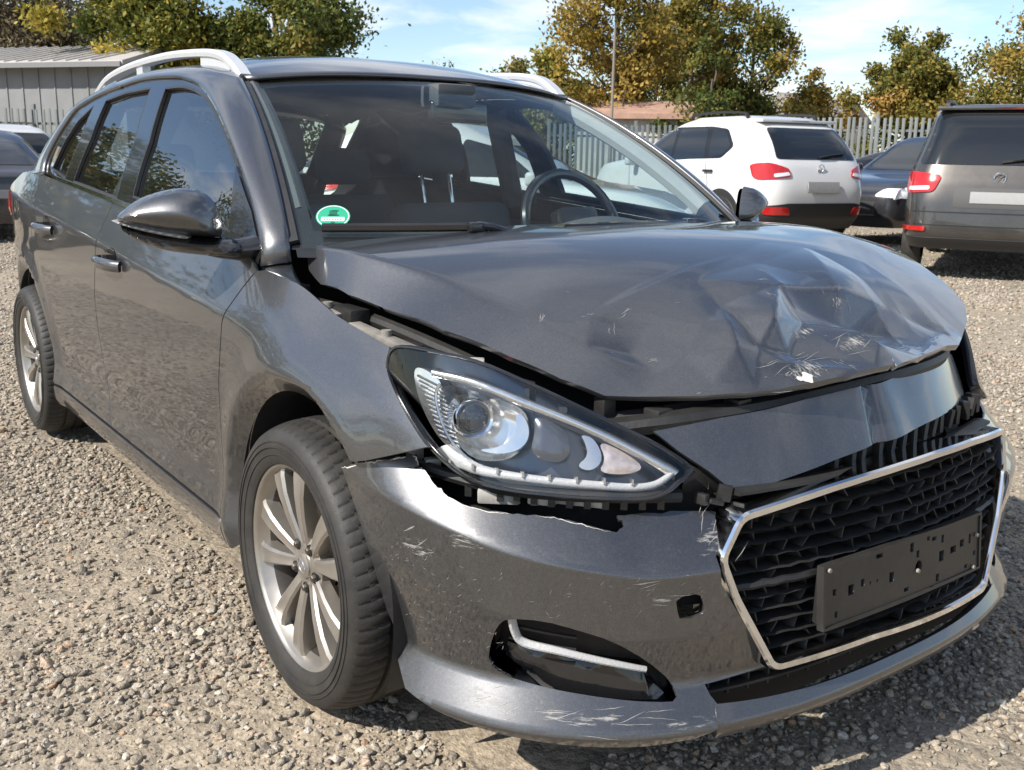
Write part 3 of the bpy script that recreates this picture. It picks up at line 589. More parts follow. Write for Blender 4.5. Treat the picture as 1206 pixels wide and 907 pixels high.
for s in (-1, 1):
    fs, fg = FS[s], FG[s]
    # dark inner shell behind the shut lines
    shell = [(-.44, .29), (-2.22, .29)] + arc(-2.65, .325, .40, -3, 178, 30) + [(-3.2, .4), (-3.3, .9), (-3.1, 1.08), (-2.3, 1.06), (-.33, .935), (-.44, .8), (-.45, .5)]
    part('door_shut_inner', shell, fs, M_void, h=.06, off=-.016, flange=0)
    if s < 0: part('front_fender', fender, fs, h=.016, gap=.0022)
    else:
        lf = [(x, z) for x, z in fender]; part('front_fender', lf, F_left_fender, h=.02, gap=.0022)
    cl_ = [[(x, float(crease_z(x)) + dz) for x in np.linspace(-.25, -2.6, 90)] for dz in (-.004, .004)]; d1 = part('front_door', fdoor, fs, h=.02, gap=.0032, lines=cl_); d2 = part('rear_door', rdoor, fs, h=.02, gap=.0032, lines=cl_)
    part('sill', sill, fs, h=.03, gap=.001, off=.002)
    part('quarter_panel', quarter, fs, h=.025, gap=.0022, lines=[[(x, float(crease_z(x))) for x in np.linspace(-2.3, -3.4, 40)]])
    # window frame in one piece per door, panes let in behind it
    seam = [tuple(p) for p in crv(TR['seam'], 5)]; bx = TR['seam'][-1][0]
    frame = seam + [(x, float(belt_z(x)) + .002) for x in np.linspace(bx, -.31, 22)]
    pf, pr_, pq, sl = TR['pane_f'], TR['pane_r'], TR['pane_q'], TR['sail']
    fix = lambda P: [(x, max(z, float(belt_z(x)) + .014)) for x, z in P]
    pf, pr_, pq = fix(pf), fix(pr_), fix(pq)
    pfc = [tuple(p) for p in densify(crv(pf[2:8], 5), .05)][:26]; pf2 = pf[:2] + [tuple(p) for p in crv(pf[2:8], 5)] + pf[8:]
    panel('window_frame', fg, frame, M_gloss, CAR, h=.03, holes=[pf2, pr_, pq], off=.004, flange=.016)
    for nm, P, mm, dd in (('front_window', pf2, M_sideg, d1), ('rear_window', pr_, M_privacy, d2), ('quarter_window', pq, M_privacy, CAR)):
        panel(nm, fg, P, mm, dd, h=.05, off=-.008, flange=0)
        pp = densify(P, .02); sweep('window_seal', fg(pp[:, 0], pp[:, 1]) , [(-.004, -.004), (.004, -.004), (.004, .006), (-.004, .006)], M_black, dd, closed=True, normals=surf_normal(fg, pp[:, 0], pp[:, 1]) * -s * -1)
    # bright belt strip that turns up behind the last pane
    bp = np.array([(x, float(belt_z(x)) + .004) for x in np.linspace(-.42, -2.18, 40)] + [(-2.235, 1.092), (-2.262, 1.115), (-2.262, 1.15), (-2.25, 1.19)])
    Pn = fg(bp[:, 0], bp[:, 1]); Nn = surf_normal(fg, bp[:, 0], bp[:, 1]); Nn = Nn * np.sign(Nn[:, 1] * s)[:, None]
    sweep('belt_trim', Pn + Nn * .002, [(-.008, 0), (.008, 0), (.006, .009), (-.006, .009)], M_chrome, CAR, normals=Nn)
    # pillar and roof side rail
    A = fg(*np.array(seam[:-8]).T); tailA = A[-1]
    Bc = [F_screen(s * 1.012, v) for v in np.linspace(.0, .985, 12)] + [F_roof(x, s * .578) + np.array([0, 0, .002]) for x in (-1.0, -1.15, -1.3, -1.5, -1.7, -1.9, -2.1, -2.25, -2.4)]
    A = resample(A, 60); Bc = resample(np.array(Bc, float), 60); Bc[0] = Bc[0] + np.array([.0, 0, -.035])
    rows = []
    for t in np.linspace(0, 1, 9):
        c = A * (1 - t) + Bc * t; mid = c - np.array([-1.3, 0, .9]); mid[:, 0] *= .15; mid /= np.linalg.norm(mid, axis=1)[:, None]
        rows.append(c + mid * (.011 * 4 * t * (1 - t)) + mid * .002)
    grid_obj('roof_pillar', rows, M_paint, CAR, thick=.012, flip=(s > 0))
    ft = np.array(TR['fend_top'][:3]); E0_ = resample(fs(ft[:, 0], ft[:, 1]) + np.array((0, 0, .004)), 10); E1_ = resample(np.array([r_[0] for r_ in rows]), 10); E1_[-1] = E1_[-1]
    E0_ = resample(crv([fs(*map(np.float64, TR['fend_top'][0])), (-.205, s * .812, .917), (-.18, s * .775, .896)], 5), 10); mid_ = (E0_ + E1_) / 2 + np.array((.004, s * .006, .002)) * np.sin(np.linspace(.4, 2.6, 10))[:, None]
    gridp = crv([E1_.ravel(), mid_.ravel(), E0_.ravel()], 6).reshape(-1, 10, 3); grid_obj('pillar_base', gridp, M_paint, CAR, thick=.01, flip=(s < 0))
    # rear quarter pillar, from the window seam to the tail
    seam2 = np.array(crv(TR['seam'][10:], 6)); A2 = fg(seam2[:, 0], seam2[:, 1]); A2 = np.vstack([A2, fs(-2.40, 1.082)[None]])
    B2 = crv([F_roof(-2.15, s * .575), F_roof(-2.4, s * .575), (-2.6, s * .63, 1.31), (-2.78, s * .665, 1.22), (-3.0, s * .71, 1.10), (-3.1, s * .735, 1.035)], 8)
    A2 = resample(A2, 40); B2 = resample(B2, 40); rows = []
    for t in np.linspace(0, 1, 8):
        c = A2 * (1 - t) + B2 * t; rows.append(c + np.array([0, s * .022, .012]) * (4 * t * (1 - t)))
    grid_obj('rear_pillar', rows, M_paint, CAR, thick=.012, flip=(s > 0))
    # tail lamp on the corner
    part('tail_lamp', [(-3.14, .90), (-3.32, .88), (-3.30, .945), (-3.2, .98), (-3.11, 1.0)], fs, M_red, h=.04, off=.003, flange=.02, pillow=(.006, .02))
    # door pulls
    for nm, hx, hz, dd in (('f', -1.285, .853, d1), ('r', -2.14, .902, d2)):
        cup = [(hx + .055 * math.cos(a), hz + .006 + .036 * math.sin(a)) for a in np.linspace(0, 2 * math.pi, 20, endpoint=False)]
        panel('handle_recess', fs, cup, M_gloss, dd, h=.02, off=.0015, flange=0)
        hp = []
        for t in np.linspace(0, 1, 15):
            x = hx - .115 + .225 * t; z = hz - .004 + .004 * math.sin(math.pi * t); y = float(side_half(x, z)) + .006 + .034 * math.sin(math.pi * t) ** .6; hp.append((x, s * y, z))
        sweep('handle', hp, [(-.006, -.016), (.004, -.018), (.009, -.010), (.010, .006), (.004, .015), (-.006, .015)], M_paint, dd, up=(0, 0, 1), angle=60)
    # wheel housings
    for cx in (0, -2.65):
        lin = MB(); G = []
        for a in np.linspace(R(-25), R(205), 40):
            G.append([(cx + .372 * math.cos(a), s * y, .325 + .372 * math.sin(a)) for y in (.862, .80, .72, .60, .52)])
        lin.grid(G, flip=(s > 0)); Gb = [[(cx + r * math.cos(a), s * .52, .325 + r * math.sin(a)) for r in (.372, .0)] for a in np.linspace(R(-25), R(205), 40)]
        lin.grid(Gb, flip=(s > 0)); lin.build('wheel_arch_liner', M_black, CAR)
    # roof rail
    path = crv([(-.965, s * .575, 1.392), (-1.02, s * .577, 1.428), (-1.10, s * .58, 1.459), (-1.25, s * .58, 1.477), (-1.6, s * .58, 1.490), (-2.0, s * .58, 1.482), (-2.3, s * .58, 1.456), (-2.48, s * .578, 1.412), (-2.56, s * .575, 1.372)], 8)
    rl = sweep('roof_rail', path, [(-.020, -.012), (.020, -.012), (.022, .0), (.016, .010), (-.016, .010), (-.022, 0)], M_rail, CAR, angle=30)
    for xa, xb in ((-1.03, -1.27), (-1.86, -1.93), (-2.36, -2.50)):
        n = 8; xs = np.linspace(xa, xb, n); pz = np.interp(-xs, -path[:, 0], path[:, 2]); w = MB()
        G = [[(x, s * (.58 + d), float(F_roof(x, .578)[2]) - .01), (x, s * (.58 + d), z - .010)] for x, z in zip(xs, pz) for d in (0,)]
        for d in (-.014, .014): w.grid([[(x, s * .58 + d, float(F_roof(x, .578)[2]) - .012), (x, s * .58 + d, z - .009)] for x, z in zip(xs, pz)], flip=d > 0)
        for i in (0, n - 1): w.grid([[(xs[i], s * .58 + d, float(F_roof(xs[i], .578)[2]) - .012), (xs[i], s * .58 + d, pz[i] - .009)] for d in (-.014, .014)], flip=i == 0)
        w.build('rail_foot', M_rail, rl)
# -------- roof, tail, underside
xs = np.linspace(-.84, -2.55, 60)
G = [[F_roof(np.float64(x - .095 * abs(t) ** 2), np.float64(t * .580)) for t in np.linspace(-1, 1, 41)] for x in xs]
grid_obj('roof', G, M_paint, CAR, thick=.01, flip=True)
hatch = []
for t in np.linspace(-1, 1, 25):
    k = 1 - abs(t) ** 4; hatch.append(crv([(F_roof(-2.55 - .095 * t * t, t * .58)), (-2.74 - .05 * k, t * .64, 1.275 + .06 * k), (-3.02 - .08 * k, t * .70, 1.09 + .02 * k), (-3.20 - .11 * k, t * .735, .96), (-3.32 - .12 * k, t * .76, .70), (-3.30 - .12 * k, t * .76, .45), (-3.2 - .05 * k, t * .75, .25)], 6))
hatch = np.array(hatch); i0, i1 = 5, 13
grid_obj('tailgate', hatch[:, i1:], M_paint, CAR, thick=.01)
grid_obj('tailgate_top', hatch[:, :i0 + 1], M_paint, CAR, thick=.01)
grid_obj('rear_screen', hatch[2:-2, i0:i1 + 1], M_privacy, CAR)
grid_obj('tailgate_side', hatch[:3, i0:i1 + 1], M_paint, CAR, thick=.01); grid_obj('tailgate_side', hatch[-3:, i0:i1 + 1], M_paint, CAR, thick=.01)
MB().box((-1.45, 0, .235), (3.6, 1.56, .06)).build('underbody', M_void, CAR, smooth=False)
# -------- bonnet
hood_left = [(.70, .40), (.655, .49), (.61, .585), (.555, .665), (.48, .705), (.35, .735), (.2, .75), (0, .755), (-.18, .745), (-.262, .722)]
hood_rear = [(-.205 - .16 * t * t + .085 * (1 - t * t), -t * .715 * -1 * -1) for t in np.linspace(-1, 1, 15)]
hood_rear = [(-.262 + .145 * (1 - t * t), t * .715) for t in np.linspace(.97, -.97, 15)]
hoodP = TR['hood_r'] + TR['hood_f'] + hood_left + hood_rear
hl_c = [[(x, sg_ * (float(hood_cy(x)) + dz)) for x in np.linspace(-.24, .62, 60)] for sg_ in (-1, 1) for dz in (-.002, .004)]
part('hood', hoodP, F_hood, lines=hl_c, h=.0085, flange=.014, ref=(0.2, 0, .3), eps=.0015)
def ribbon(b, F, path, w, off=.0007):
    P = np.array(path, float); X = F(P[:, 0], P[:, 1]); N_ = surf_normal(F, P[:, 0], P[:, 1]); N_ *= np.sign(np.sum(N_ * (X - np.array([-.2, 0, .3])), -1))[:, None]
    T = np.gradient(X, axis=0); T /= np.linalg.norm(T, axis=1)[:, None] + 1e-12; S = np.cross(T, N_); n = len(P)
    ww = w * np.sin(np.linspace(.12, math.pi - .12, n))[:, None] * (.6 + .8 * RNG.random((n, 1))); X = X + N_ * off
    b.grid(np.stack([X - S * ww, X + S * ww], 1))
def squiggle(c, L, ang, iso=(1, 1), n=9, wob=.25):
    p = np.array(c, float); out = [p.copy()]; a = ang
    for i in range(n): a += RNG.normal(0, wob); p = p + np.array([math.cos(a) / iso[0], math.sin(a) / iso[1]]) * L / n; out.append(p.copy())
    return out
sc = MB()
for c in TR['chips']:
    a0 = RNG.uniform(0, 3.1)
    for k in range(3): ribbon(sc, F_hood, squiggle(np.array(c) + RNG.normal(0, .006, 2), RNG.uniform(.008, .028), a0 + RNG.normal(0, .15), wob=.1), .0005)
for k in range(16):
    c = (RNG.uniform(.70, .765), RNG.uniform(-.32, .0)); ribbon(sc, F_hood, squiggle(c, RNG.uniform(.015, .07), 1.45 + RNG.normal(0, .25), wob=.06), .00045)
for k in range(50):
    c = (RNG.uniform(0, .74), RNG.uniform(-.55, .4)); ribbon(sc, F_hood, squiggle(c, RNG.uniform(.003, .010), RNG.uniform(0, 6.3), n=4, wob=.1), .0005)
sc.build('hood_scratches', M_scr, CAR)['kind'] = 'stuff'
cx, cy = TR['chips'][0]
blob = [(cx - .004 + .010 * math.cos(a) * (1 + .45 * math.sin(3 * a + 1) + .2 * math.sin(7 * a)), cy + .015 * math.sin(a) * (1 + .3 * math.sin(2 * a))) for a in np.linspace(0, 2 * math.pi, 26, endpoint=False)]
M_scuff = scuff('scuffed_paint', (.36, .35, .33), (35, 220, 120), .50)
for (ax_, ay_, rx_, ry_) in ((.745, -.20, .035, .06), (.66, -.11, .02, .05), (.735, -.05, .03, .05), (.60, .08, .015, .03)):
    panel('scuff_mark', F_hood, [(ax_ + rx_ * math.cos(a) * (1 + .2 * math.sin(3 * a)), ay_ + ry_ * math.sin(a)) for a in np.linspace(0, 2 * math.pi, 20, endpoint=False)], M_scuff, CAR, h=.008, off=.0006, flange=0, ref=(.2, 0, .3), rim=min(rx_, ry_))
panel('bare_paint_chip', F_hood, blob, M_chip, CAR, h=.006, off=.0009, flange=0, ref=(.2, 0, .3))
# -------- wind screen, cowl, wipers
def scr(u0, u1, v0, v1, nu=40, nv=24, o=0):
    return [[F_screen(np.float64(u), np.float64(v)) for u in np.linspace(u0, u1, nu)] for v in np.linspace(v0, v1, nv)]
ws = grid_obj('windscreen', scr(-.985, .985, 0, .985), M_screen, CAR)
for nm, G in (('screen_border', scr(-1, 1, -.03, .075, 40, 4)), ('screen_border', scr(-1, 1, .955, .992, 40, 4)), ('screen_border', scr(-1.01, -.945, .0, .99, 4, 24)), ('screen_border', scr(.945, 1.01, .0, .99, 4, 24))):
    G = np.array(G); G[..., 0] -= .004; G[..., 2] -= .004; grid_obj(nm, G, M_gloss, ws)
for s in (-1, 1):
    pp = np.array([F_screen(s * 1.003, v) for v in np.linspace(.02, .985, 30)])
    sweep('screen_trim', pp, [(-.013, -.002), (.013, -.002), (.010, .007), (-.010, .007)], M_black, CAR, normals=[(.5, s * .45, .75)] * 30)
cow = [[(-.262 + .20 * (1 - t * t) + dx, t * .74, z) for dx, z in ((-.05, .975), (.02, .950), (.06, .92))] for t in np.linspace(-.93, .93, 31)]
grid_obj('cowl', cow, M_black, CAR, thick=.01)
for (u0, u1, v0, v1) in ((-.93, -.46, .058, .064), (-.2, .5, .052, .056)):
    wp = np.array([F_screen(u, v0 + (v1 - v0) * t) for t, u in zip(np.linspace(0, 1, 14), np.linspace(u0, u1, 14))]) + np.array([.006, 0, .014])
    w = MB().tube(wp, .008, 6, squash=(1.3, .8)).build('wiper', M_gloss, CAR)
    arm = MB().tube([wp[12] + np.array([.0, 0, .004]), wp[12] + np.array([.02, .03, .0]), wp[12] + np.array([.03, .10, -.02])], .010, 8); arm.box(wp[12], (.03, .05, .022), bev=.006); arm.build('wiper_arm', M_gloss, w)
# green emissions disc inside the screen
u, v = -.885, .128; c = F_screen(u, v); n = np.array([.52, -.30, .80]); n /= np.linalg.norm(n)
tu = F_screen(u + .02, v) - F_screen(u - .02, v); tu /= np.linalg.norm(tu); tv = np.cross(n, tu); tv = np.cross(tu, np.cross(F_screen(u, v + .02) - F_screen(u, v - .02), tu)); tv = F_screen(u, v + .02) - F_screen(u, v - .02); tv -= tu * (tv @ tu); tv /= np.linalg.norm(tv); n = np.cross(tu, tv); n *= np.sign(n[2])
def disc(r, o, k=36, e=1.0): return [tuple(c + n * o + r * (tu * math.cos(a) + tv * math.sin(a) * e)) for a in np.linspace(0, 2 * math.pi, k, endpoint=False)]
stk = mk('emissions_sticker', disc(.040, .0016), [tuple(range(36))], M_green, ws)
rg = disc(.0375, .0021) + disc(.0355, .0021); mk('sticker_ring', rg, [(i, (i + 1) % 36, 36 + (i + 1) % 36, 36 + i) for i in range(36)], M_wht, stk)
def patch(nm, a0, a1, b0, b1, o, m): return mk(nm, [tuple(c + n * o + tu * a + tv * b) for a, b in ((a0, b0), (a1, b0), (a1, b1), (a0, b1))], [(0, 1, 2, 3)], m, stk)
patch('sticker_field', -.027, .027, -.017, -.003, .0024, M_wht)
M_dgreen = mat('dark_green_print', (.008, .12, .07), .5)
for a0, a1, b0, b1 in ((-.009, .008, .002, .020), (-.012, .013, .002, .006), (-.004, .012, .018, .022), (-.004, .004, -.025, -.019)): patch('sticker_print', a0, a1, b0, b1, .0024 + .0002, M_dgreen)
for k in range(7): patch('sticker_print', -.021 + k * .0062, -.0175 + k * .0062, -.0125, -.0085, .0028, M_dgreen)
# -------- cabin
cab = MB(); cab.box((-1.55, 0, .33), (2.5, 1.42, .05)).build('cabin_floor', M_cabin, CAR, smooth=False)
dash = [[(xx - .07 - .30 * y * y * (xx > -.3), y, zz - .012) for xx, zz in ((.0, .955), (-.12, .972), (-.28, .985), (-.40, .978 + (.045 * math.exp(-((y - .36) / .22) ** 2))), (-.46, .95 + .03 * math.exp(-((y - .36) / .22) ** 2)), (-.50, .88), (-.47, .6))] for y in np.linspace(-.70, .70, 41)]
grid_obj('dashboard', dash, M_cabin, CAR, angle=80)
sw = MB(); th = np.linspace(0, 2 * math.pi, 41); cR = rot_from((-.42, 0, -.9), (0, 1, 0)); swc = np.array((-.60, .35, .965)); ex = np.array((0, 1, 0)); ey = np.array((-.40, 0, .92)); ey /= np.linalg.norm(ey)
sw.tube([swc + .185 * (ex * math.cos(a) + ey * math.sin(a)) for a in th], .016, 10, cap=False)
for a in (0, math.pi, -math.pi / 2): sw.tube([swc + .06 * (ex * math.cos(a) + ey * math.sin(a)), swc + .18 * (ex * math.cos(a) + ey * math.sin(a))], .017, 6)
sw.box(swc + np.array((.02, 0, 0)), (.07, .15, .13), bev=.02, rot=rot_from((.9, 0, .42), (0, 0, 1)).tolist()); sw.build('steering_wheel', M_gloss, CAR)
def pillow_box(name, c, d, rot, m, parent, bev=.04):
    b = MB(); bm = bmesh.new(); bmesh.ops.create_cube(bm, size=1)
    for v_ in bm.verts: v_.co = Vector((v_.co.x * d[0], v_.co.y * d[1], v_.co.z * d[2]))
    bmesh.ops.bevel(bm, geom=list(bm.edges), offset=bev, segments=4, affect='EDGES', profile=.5); bm.verts.index_update()
    V = np.array([tuple(v_.co) for v_ in bm.verts]) @ np.array(rot).T + np.array(c); Fc = [tuple(v_.index for v_ in f.verts) for f in bm.faces]; bm.free()
    return mk(name, V, Fc, m, parent, angle=60)
tilt = rot_from((math.cos(R(-14)), 0, math.sin(R(-14)) * -1), (0, 0, 1)); tl = np.array(Matrix.Rotation(R(-16), 3, 'Y'))
for y in (-.37, .37):
    st = pillow_box('front_seat', (-1.28, y, .71), (.14, .50, .62), tl, M_fabric, CAR, .055)
    pillow_box('seat_cushion', (-1.02, y, .52), (.52, .50, .16), np.eye(3), M_fabric, st, .05)
    pillow_box('headrest', (-1.42, y * .88, 1.205), (.10, .26, .185), tl, M_fabric, st, .045)
    for q_ in (-.06, .06): MB().tube([(-1.36, y * .88 + q_, .98), (-1.40, y * .88 + q_, 1.15)], .007, 6).build('headrest_post', M_chrome, st)
rs = pillow_box('rear_seat', (-2.20, 0, .70), (.16, 1.25, .62), tl, M_fabric, CAR, .05)
for y in (-.40, .40): pillow_box('headrest', (-2.30, y, 1.13), (.10, .25, .16), tl, M_fabric, rs, .04)
pillow_box('interior_mirror', (-.80, .04, 1.315), (.035, .24, .065), np.array(Matrix.Rotation(R(12), 3, 'Z')), M_gloss, CAR, .015)
MB().box((-.80, .0, 1.36), (.12, .14, .07), bev=.02).build('sensor_cover', M_cabin, CAR)
hl = [[F_roof(np.float64(x), np.float64(y)) - np.array([0, 0, .035]) for y in np.linspace(-.55, .55, 13)] for x in np.linspace(-.98, -2.5, 20)]
grid_obj('headlining', hl, M_light, CAR, thick=.006)
for s in (-1, 1):
    for x0, z0, x1, z1 in ((-1.52, 1.0, -1.42, 1.37), (-2.05, 1.05, -2.02, 1.34)):
        a = np.array((x0, s * (float(glass_half(x0, z0)) - .06), z0)); b_ = np.array((x1, s * (float(glass_half(x1, z1)) - .06), z1)); MB().tube([a, (a + b_) / 2, b_], .045, 8).build('cabin_pillar', M_cabin, CAR)
    dt = [[(x, s * (float(side_half(x, z)) - .07), z) for z in (.35, .6, .8, .93)] for x in np.linspace(-.4, -2.4, 15)]
    grid_obj('door_trim', dt, M_cabin, CAR, flip=(s > 0))
    al = [F_screen(s * .955, v) + np.array((-.035, -s * .0, -.02)) for v in np.linspace(.16, 1, 12)]
    MB().tube(al, .032, 8).build('pillar_trim', M_light if s > 0 else M_cabin, CAR)
# -------- door mirrors
def mirror(s):
    Mc = np.array((-.443, -.970, 1.022)); e1 = np.array((-.155, -.235, .004)); e1 /= np.linalg.norm(e1); e2 = np.array((0, 0, 1.)); e3 = np.cross(e1, e2); e3 = e3 if e3[0] > 0 else -e3
    def Fm(d=1.0):
        def F(a, b_):
            P = Mc + np.multiply.outer(a, e1) + np.multiply.outer(b_, e2)
            return P * np.array((1, -s, 1))
        return F
    out = crv([(.123, .005), (.10, .034), (.06, .058), (.0, .076), (-.05, .078), (-.085, .062), (-.105, .030), (-.110, -.020), (-.09, -.030), (0, -.026), (.08, -.012)], 5, closed=True)
    low = crv([(.122, .0), (.10, -.030), (.06, -.052), (0, -.066), (-.09, -.073), (-.15, -.075), (-.16, -.045), (-.115, -.028), (-.09, -.032), (0, -.028), (.08, -.014)], 5, closed=True)
    ref = (-1.5, 0, 1.0)
    hs = panel('door_mirror', Fm(), out, M_paint, CAR, h=.008, flange=0, pillow=(.085, .075), ref=ref)
    panel('mirror_lower_shell', Fm(), low, M_gloss, hs, h=.008, flange=0, pillow=(.07, .06), ref=ref)
    ind = crv([(.128, .004), (.10, -.008), (.04, -.022), (-.03, -.033), (-.035, -.026), (.03, -.014), (.10, -.001)], 5, closed=True)
    panel('mirror_indicator', Fm(), ind, M_led, hs, h=.004, off=.030, flange=.03, pillow=(.012, .012), ref=ref)
    back = crv([(.118, .0), (.09, .040), (0, .070), (-.08, .060), (-.105, .0), (-.09, -.05), (0, -.058), (.09, -.03)], 5, closed=True)
    o = panel('mirror_glass', Fm(), back, M_mirrorgl, hs, h=.02, off=-.012, flange=-.012, ref=ref)
    foot = MB(); p0 = (Mc + e1 * -.10 + e2 * -.055) * np.array((1, -s, 1)); p1 = np.array((-.375, s * .80, .965))
    foot.tube([p0 + (p0 - p1) * .3, p0, (p0 + p1) / 2 + np.array((0, 0, -.004)), p1], [.022, .030, .034, .042], 12, squash=(.75, 1.3)); foot.build('mirror_foot', M_gloss, hs)
    panel('mirror_sail', FG[s], TR['sail'], M_gloss, CAR, h=.02, off=.010, flange=.02)
mirror(-1); mirror(1)
# -------- front end: head lamps, bumper, grille, the torn gaps
ISO = (.82, 1.0)
def chaikin(P, k=2):
    P = np.array(P, float)
    for _ in range(k):
        Q = np.roll(P, -1, 0); P = np.stack([.75 * P + .25 * Q, .25 * P + .75 * Q], 1).reshape(-1, 2)
    return P
def headlamp(s):
    F = (lambda th, z: F_lens(th, z)) if s < 0 else (lambda th, z: F_lens(-th, z) + np.array([-.03, .012, .03]))
    rf = (-.2, 0, .5); L = crv(TR['lens'], 3, closed=True)
    H = panel('headlight', F, L, M_lamp_dark, CAR, h=.03, off=-.075, flange=-.070, ref=rf, iso=ISO)
    panel('headlight_lens', F, inset(L * np.array(ISO), .004) / np.array(ISO), M_lens, H, h=.015, flange=0, ref=rf, iso=ISO)
    rim = densify(L * np.array(ISO), .012) / np.array(ISO); X = F(rim[:, 0], rim[:, 1]); Nn = surf_normal(F, rim[:, 0], rim[:, 1]); Nn *= np.sign(np.sum(Nn * (X - np.array(rf)), -1))[:, None]
    mid_line = crv([TR['bowl'][0], TR['bowl'][11], TR['bowl'][10], TR['bowl'][9], TR['bowl'][8], (TR['bowl'][8][0] + .05, TR['bowl'][8][1] - .012)], 4); Xm = F(mid_line[:, 0], mid_line[:, 1]); Nm = surf_normal(F, mid_line[:, 0], mid_line[:, 1]); Nm *= np.sign(np.sum(Nm * (Xm - np.array(rf)), -1))[:, None]; MB().tube(Xm - Nm * .018, .003, 6).build('bowl_edge', M_white, H)
    sweep('headlight_rim', X, [(-.004, -.02), (.003, -.02), (.003, .001), (.001, .003), (-.002, .003), (-.004, .0)], M_gloss, H, closed=True, normals=Nn)
    pn = lambda nm, k, m, off, fl=.012, pil=None, hh=.012: panel(nm, F, chaikin(TR[k]), m, H, h=hh, off=off, flange=fl, ref=rf, iso=ISO, pillow=pil)
    pn('side_reflector', 'side_refl', M_white, -.030, .03)
    # the ribs of the side reflector
    sr = np.array(TR['side_refl']); c0 = np.array(sr.mean(0)); rb = MB()
    for t in np.linspace(.10, .92, 13):
        a = sr[0] * (1 - t) + sr[8 - 1] * t; b_ = sr[2] * (1 - t) + sr[5] * t; pth = np.array([a * (1 - q) + b_ * q for q in np.linspace(.08, .92, 8)])
        X = F(pth[:, 0], pth[:, 1]); Nn = surf_normal(F, pth[:, 0], pth[:, 1]); Nn *= np.sign(np.sum(Nn * (X - np.array(rf)), -1))[:, None]; rb.tube(X - Nn * .029, .0022, 5)
    rb.build('reflector_rib', M_white, H)
    pn('projector_bowl', 'bowl', M_white, -.030, 0, (-.035, .035), .008)
    pn('bowl_claw', 'claw', M_white, -.022, .02)
    pn('inner_lamp_window', 'smoke', M_lamp_dark, -.022, .02, (.006, .02))
    pn('chevron_reflector', 'chevron', M_white, -.020, .02)
    pn('flasher', 'flasher', M_amber, -.024, .02, (.004, .015))
    for nm_, k_, m_, o_ in (('upper_light_guide', 'top_strip', M_white, .012), ('daytime_light', 'drl', M_led, .012)):
        Q_ = np.array(TR[k_]); hn = len(Q_) // 2; ea, eb = resample(crv(Q_[:hn], 5), 40), resample(crv(Q_[hn:][::-1], 5), 40); rows_ = []
        for t_, d_ in ((0, .012), (.0, 0), (.25, -.003), (.5, -.004), (.75, -.003), (1, 0), (1, .012)):
            q_ = ea * (1 - t_) + eb * t_; X_ = F(q_[:, 0], q_[:, 1]); N_ = surf_normal(F, q_[:, 0], q_[:, 1]); N_ *= np.sign(np.sum(N_ * (X_ - np.array(rf)), -1))[:, None]; rows_.append(X_ - N_ * (o_ + d_))
        grid_obj(nm_, rows_, m_, H)
    # projector: chrome collar and dark glass eye
    th, z = TR['lens_ring'][0]; X = F(np.float64(th), np.float64(z)); nn = np.array([.93, s * .34, .12]); nn /= np.linalg.norm(nn); c = X - nn * .022
    Rm = rot_from(nn, (0, 0, 1))
    ring = MB().lathe([(.028, .0), (.0335, .004), (.036, .0), (.0365, -.012), (.040, -.05), (.028, -.05)], 40, 'x'); ring.v = [tuple(np.array(v) @ Rm.T + c) for v in ring.v]; ring.build('projector_collar', M_chrome, H)
    eye = MB().lathe([(.0001, .012)] + [(.029 * math.sin(a), .012 - .016 * (1 - math.cos(a))) for a in np.linspace(.15, 1.5, 9)], 36, 'x'); eye.v = [tuple(np.array(v) @ Rm.T + c) for v in eye.v]
    eye.build('projector_eye', mat('projector_eye_glass', (.02, .022, .026), .03, coat=1), H)
    for k in range(8):                                    # small lenses of the light strip
        D = np.array(TR['drl']); t = k / 8; a = D[1] * (1 - t) + D[7] * t; a = a + np.array([0, .004]); q = F(np.float64(a[0]), np.float64(a[1])); MB().box(q - nn * .008, (.010, .004, .010), rot=Rm.tolist()).build('light_cell', M_white, H)
    return H
headlamp(-1); headlamp(1)
# bumper skin
side_edge = [(-1.3973, .2499), (-1.4562, .3327), (-1.4916, .4661)]
bot = [(-.44, .212), (-.50, .190), (-.62, .183), (-.80, .185), (-1.0, .190), (-1.2, .200), (-1.34, .215)]
top = [np.array(p) for p in TR['bump_r']]
tear = []
for i, p in enumerate(top):                               # ragged torn edge
    tear.append(tuple(p))
    if i < len(top) - 1:
        q = top[i + 1]
        for t in (.25, .5, .75): tear.append(tuple(p + (q - p) * t + RNG.normal(0, .0014, 2)))
bumpP = tear + TR['bump_chrome'] + TR['bump_low'] + bot + side_edge
BLN = [[(a, float(bump_cz(abs(a))) + dz) for a in np.linspace(-1.5, -.42, 110)] for dz in (-.003, .004)] + [[(a, z) for a in np.linspace(-1.38, -.46, 90)] for z in (.208, .282)]
FOG = chaikin(TR['fog'], 1); TOW = np.array(TR['tow']) + RNG.normal(0, .0012, (len(TR['tow']), 2))
BR = panel('front_bumper', F_bump, bumpP, M_paintf, CAR, h=.011, holes=[FOG, TOW], iso=ISO, flange=.006, ref=(0, 0, .45), lines=BLN)
lp = [(-a, z) for a, z in [(-1.55, .60), (-1.45, .625), (-1.2, .60), (-.9, .595), (-.70, .59), (-.52, .60), (-.42, .58)] + TR['bump_chrome'] + TR['bump_low'] + bot + side_edge]
lfog = FOG * np.array([-1, 1])
BL = panel('front_bumper', F_bump, lp, M_paintf, CAR, h=.02, holes=[lfog], iso=ISO, flange=.006, ref=(0, 0, .45), lines=[[(-a, z) for a, z in q] for q in BLN])
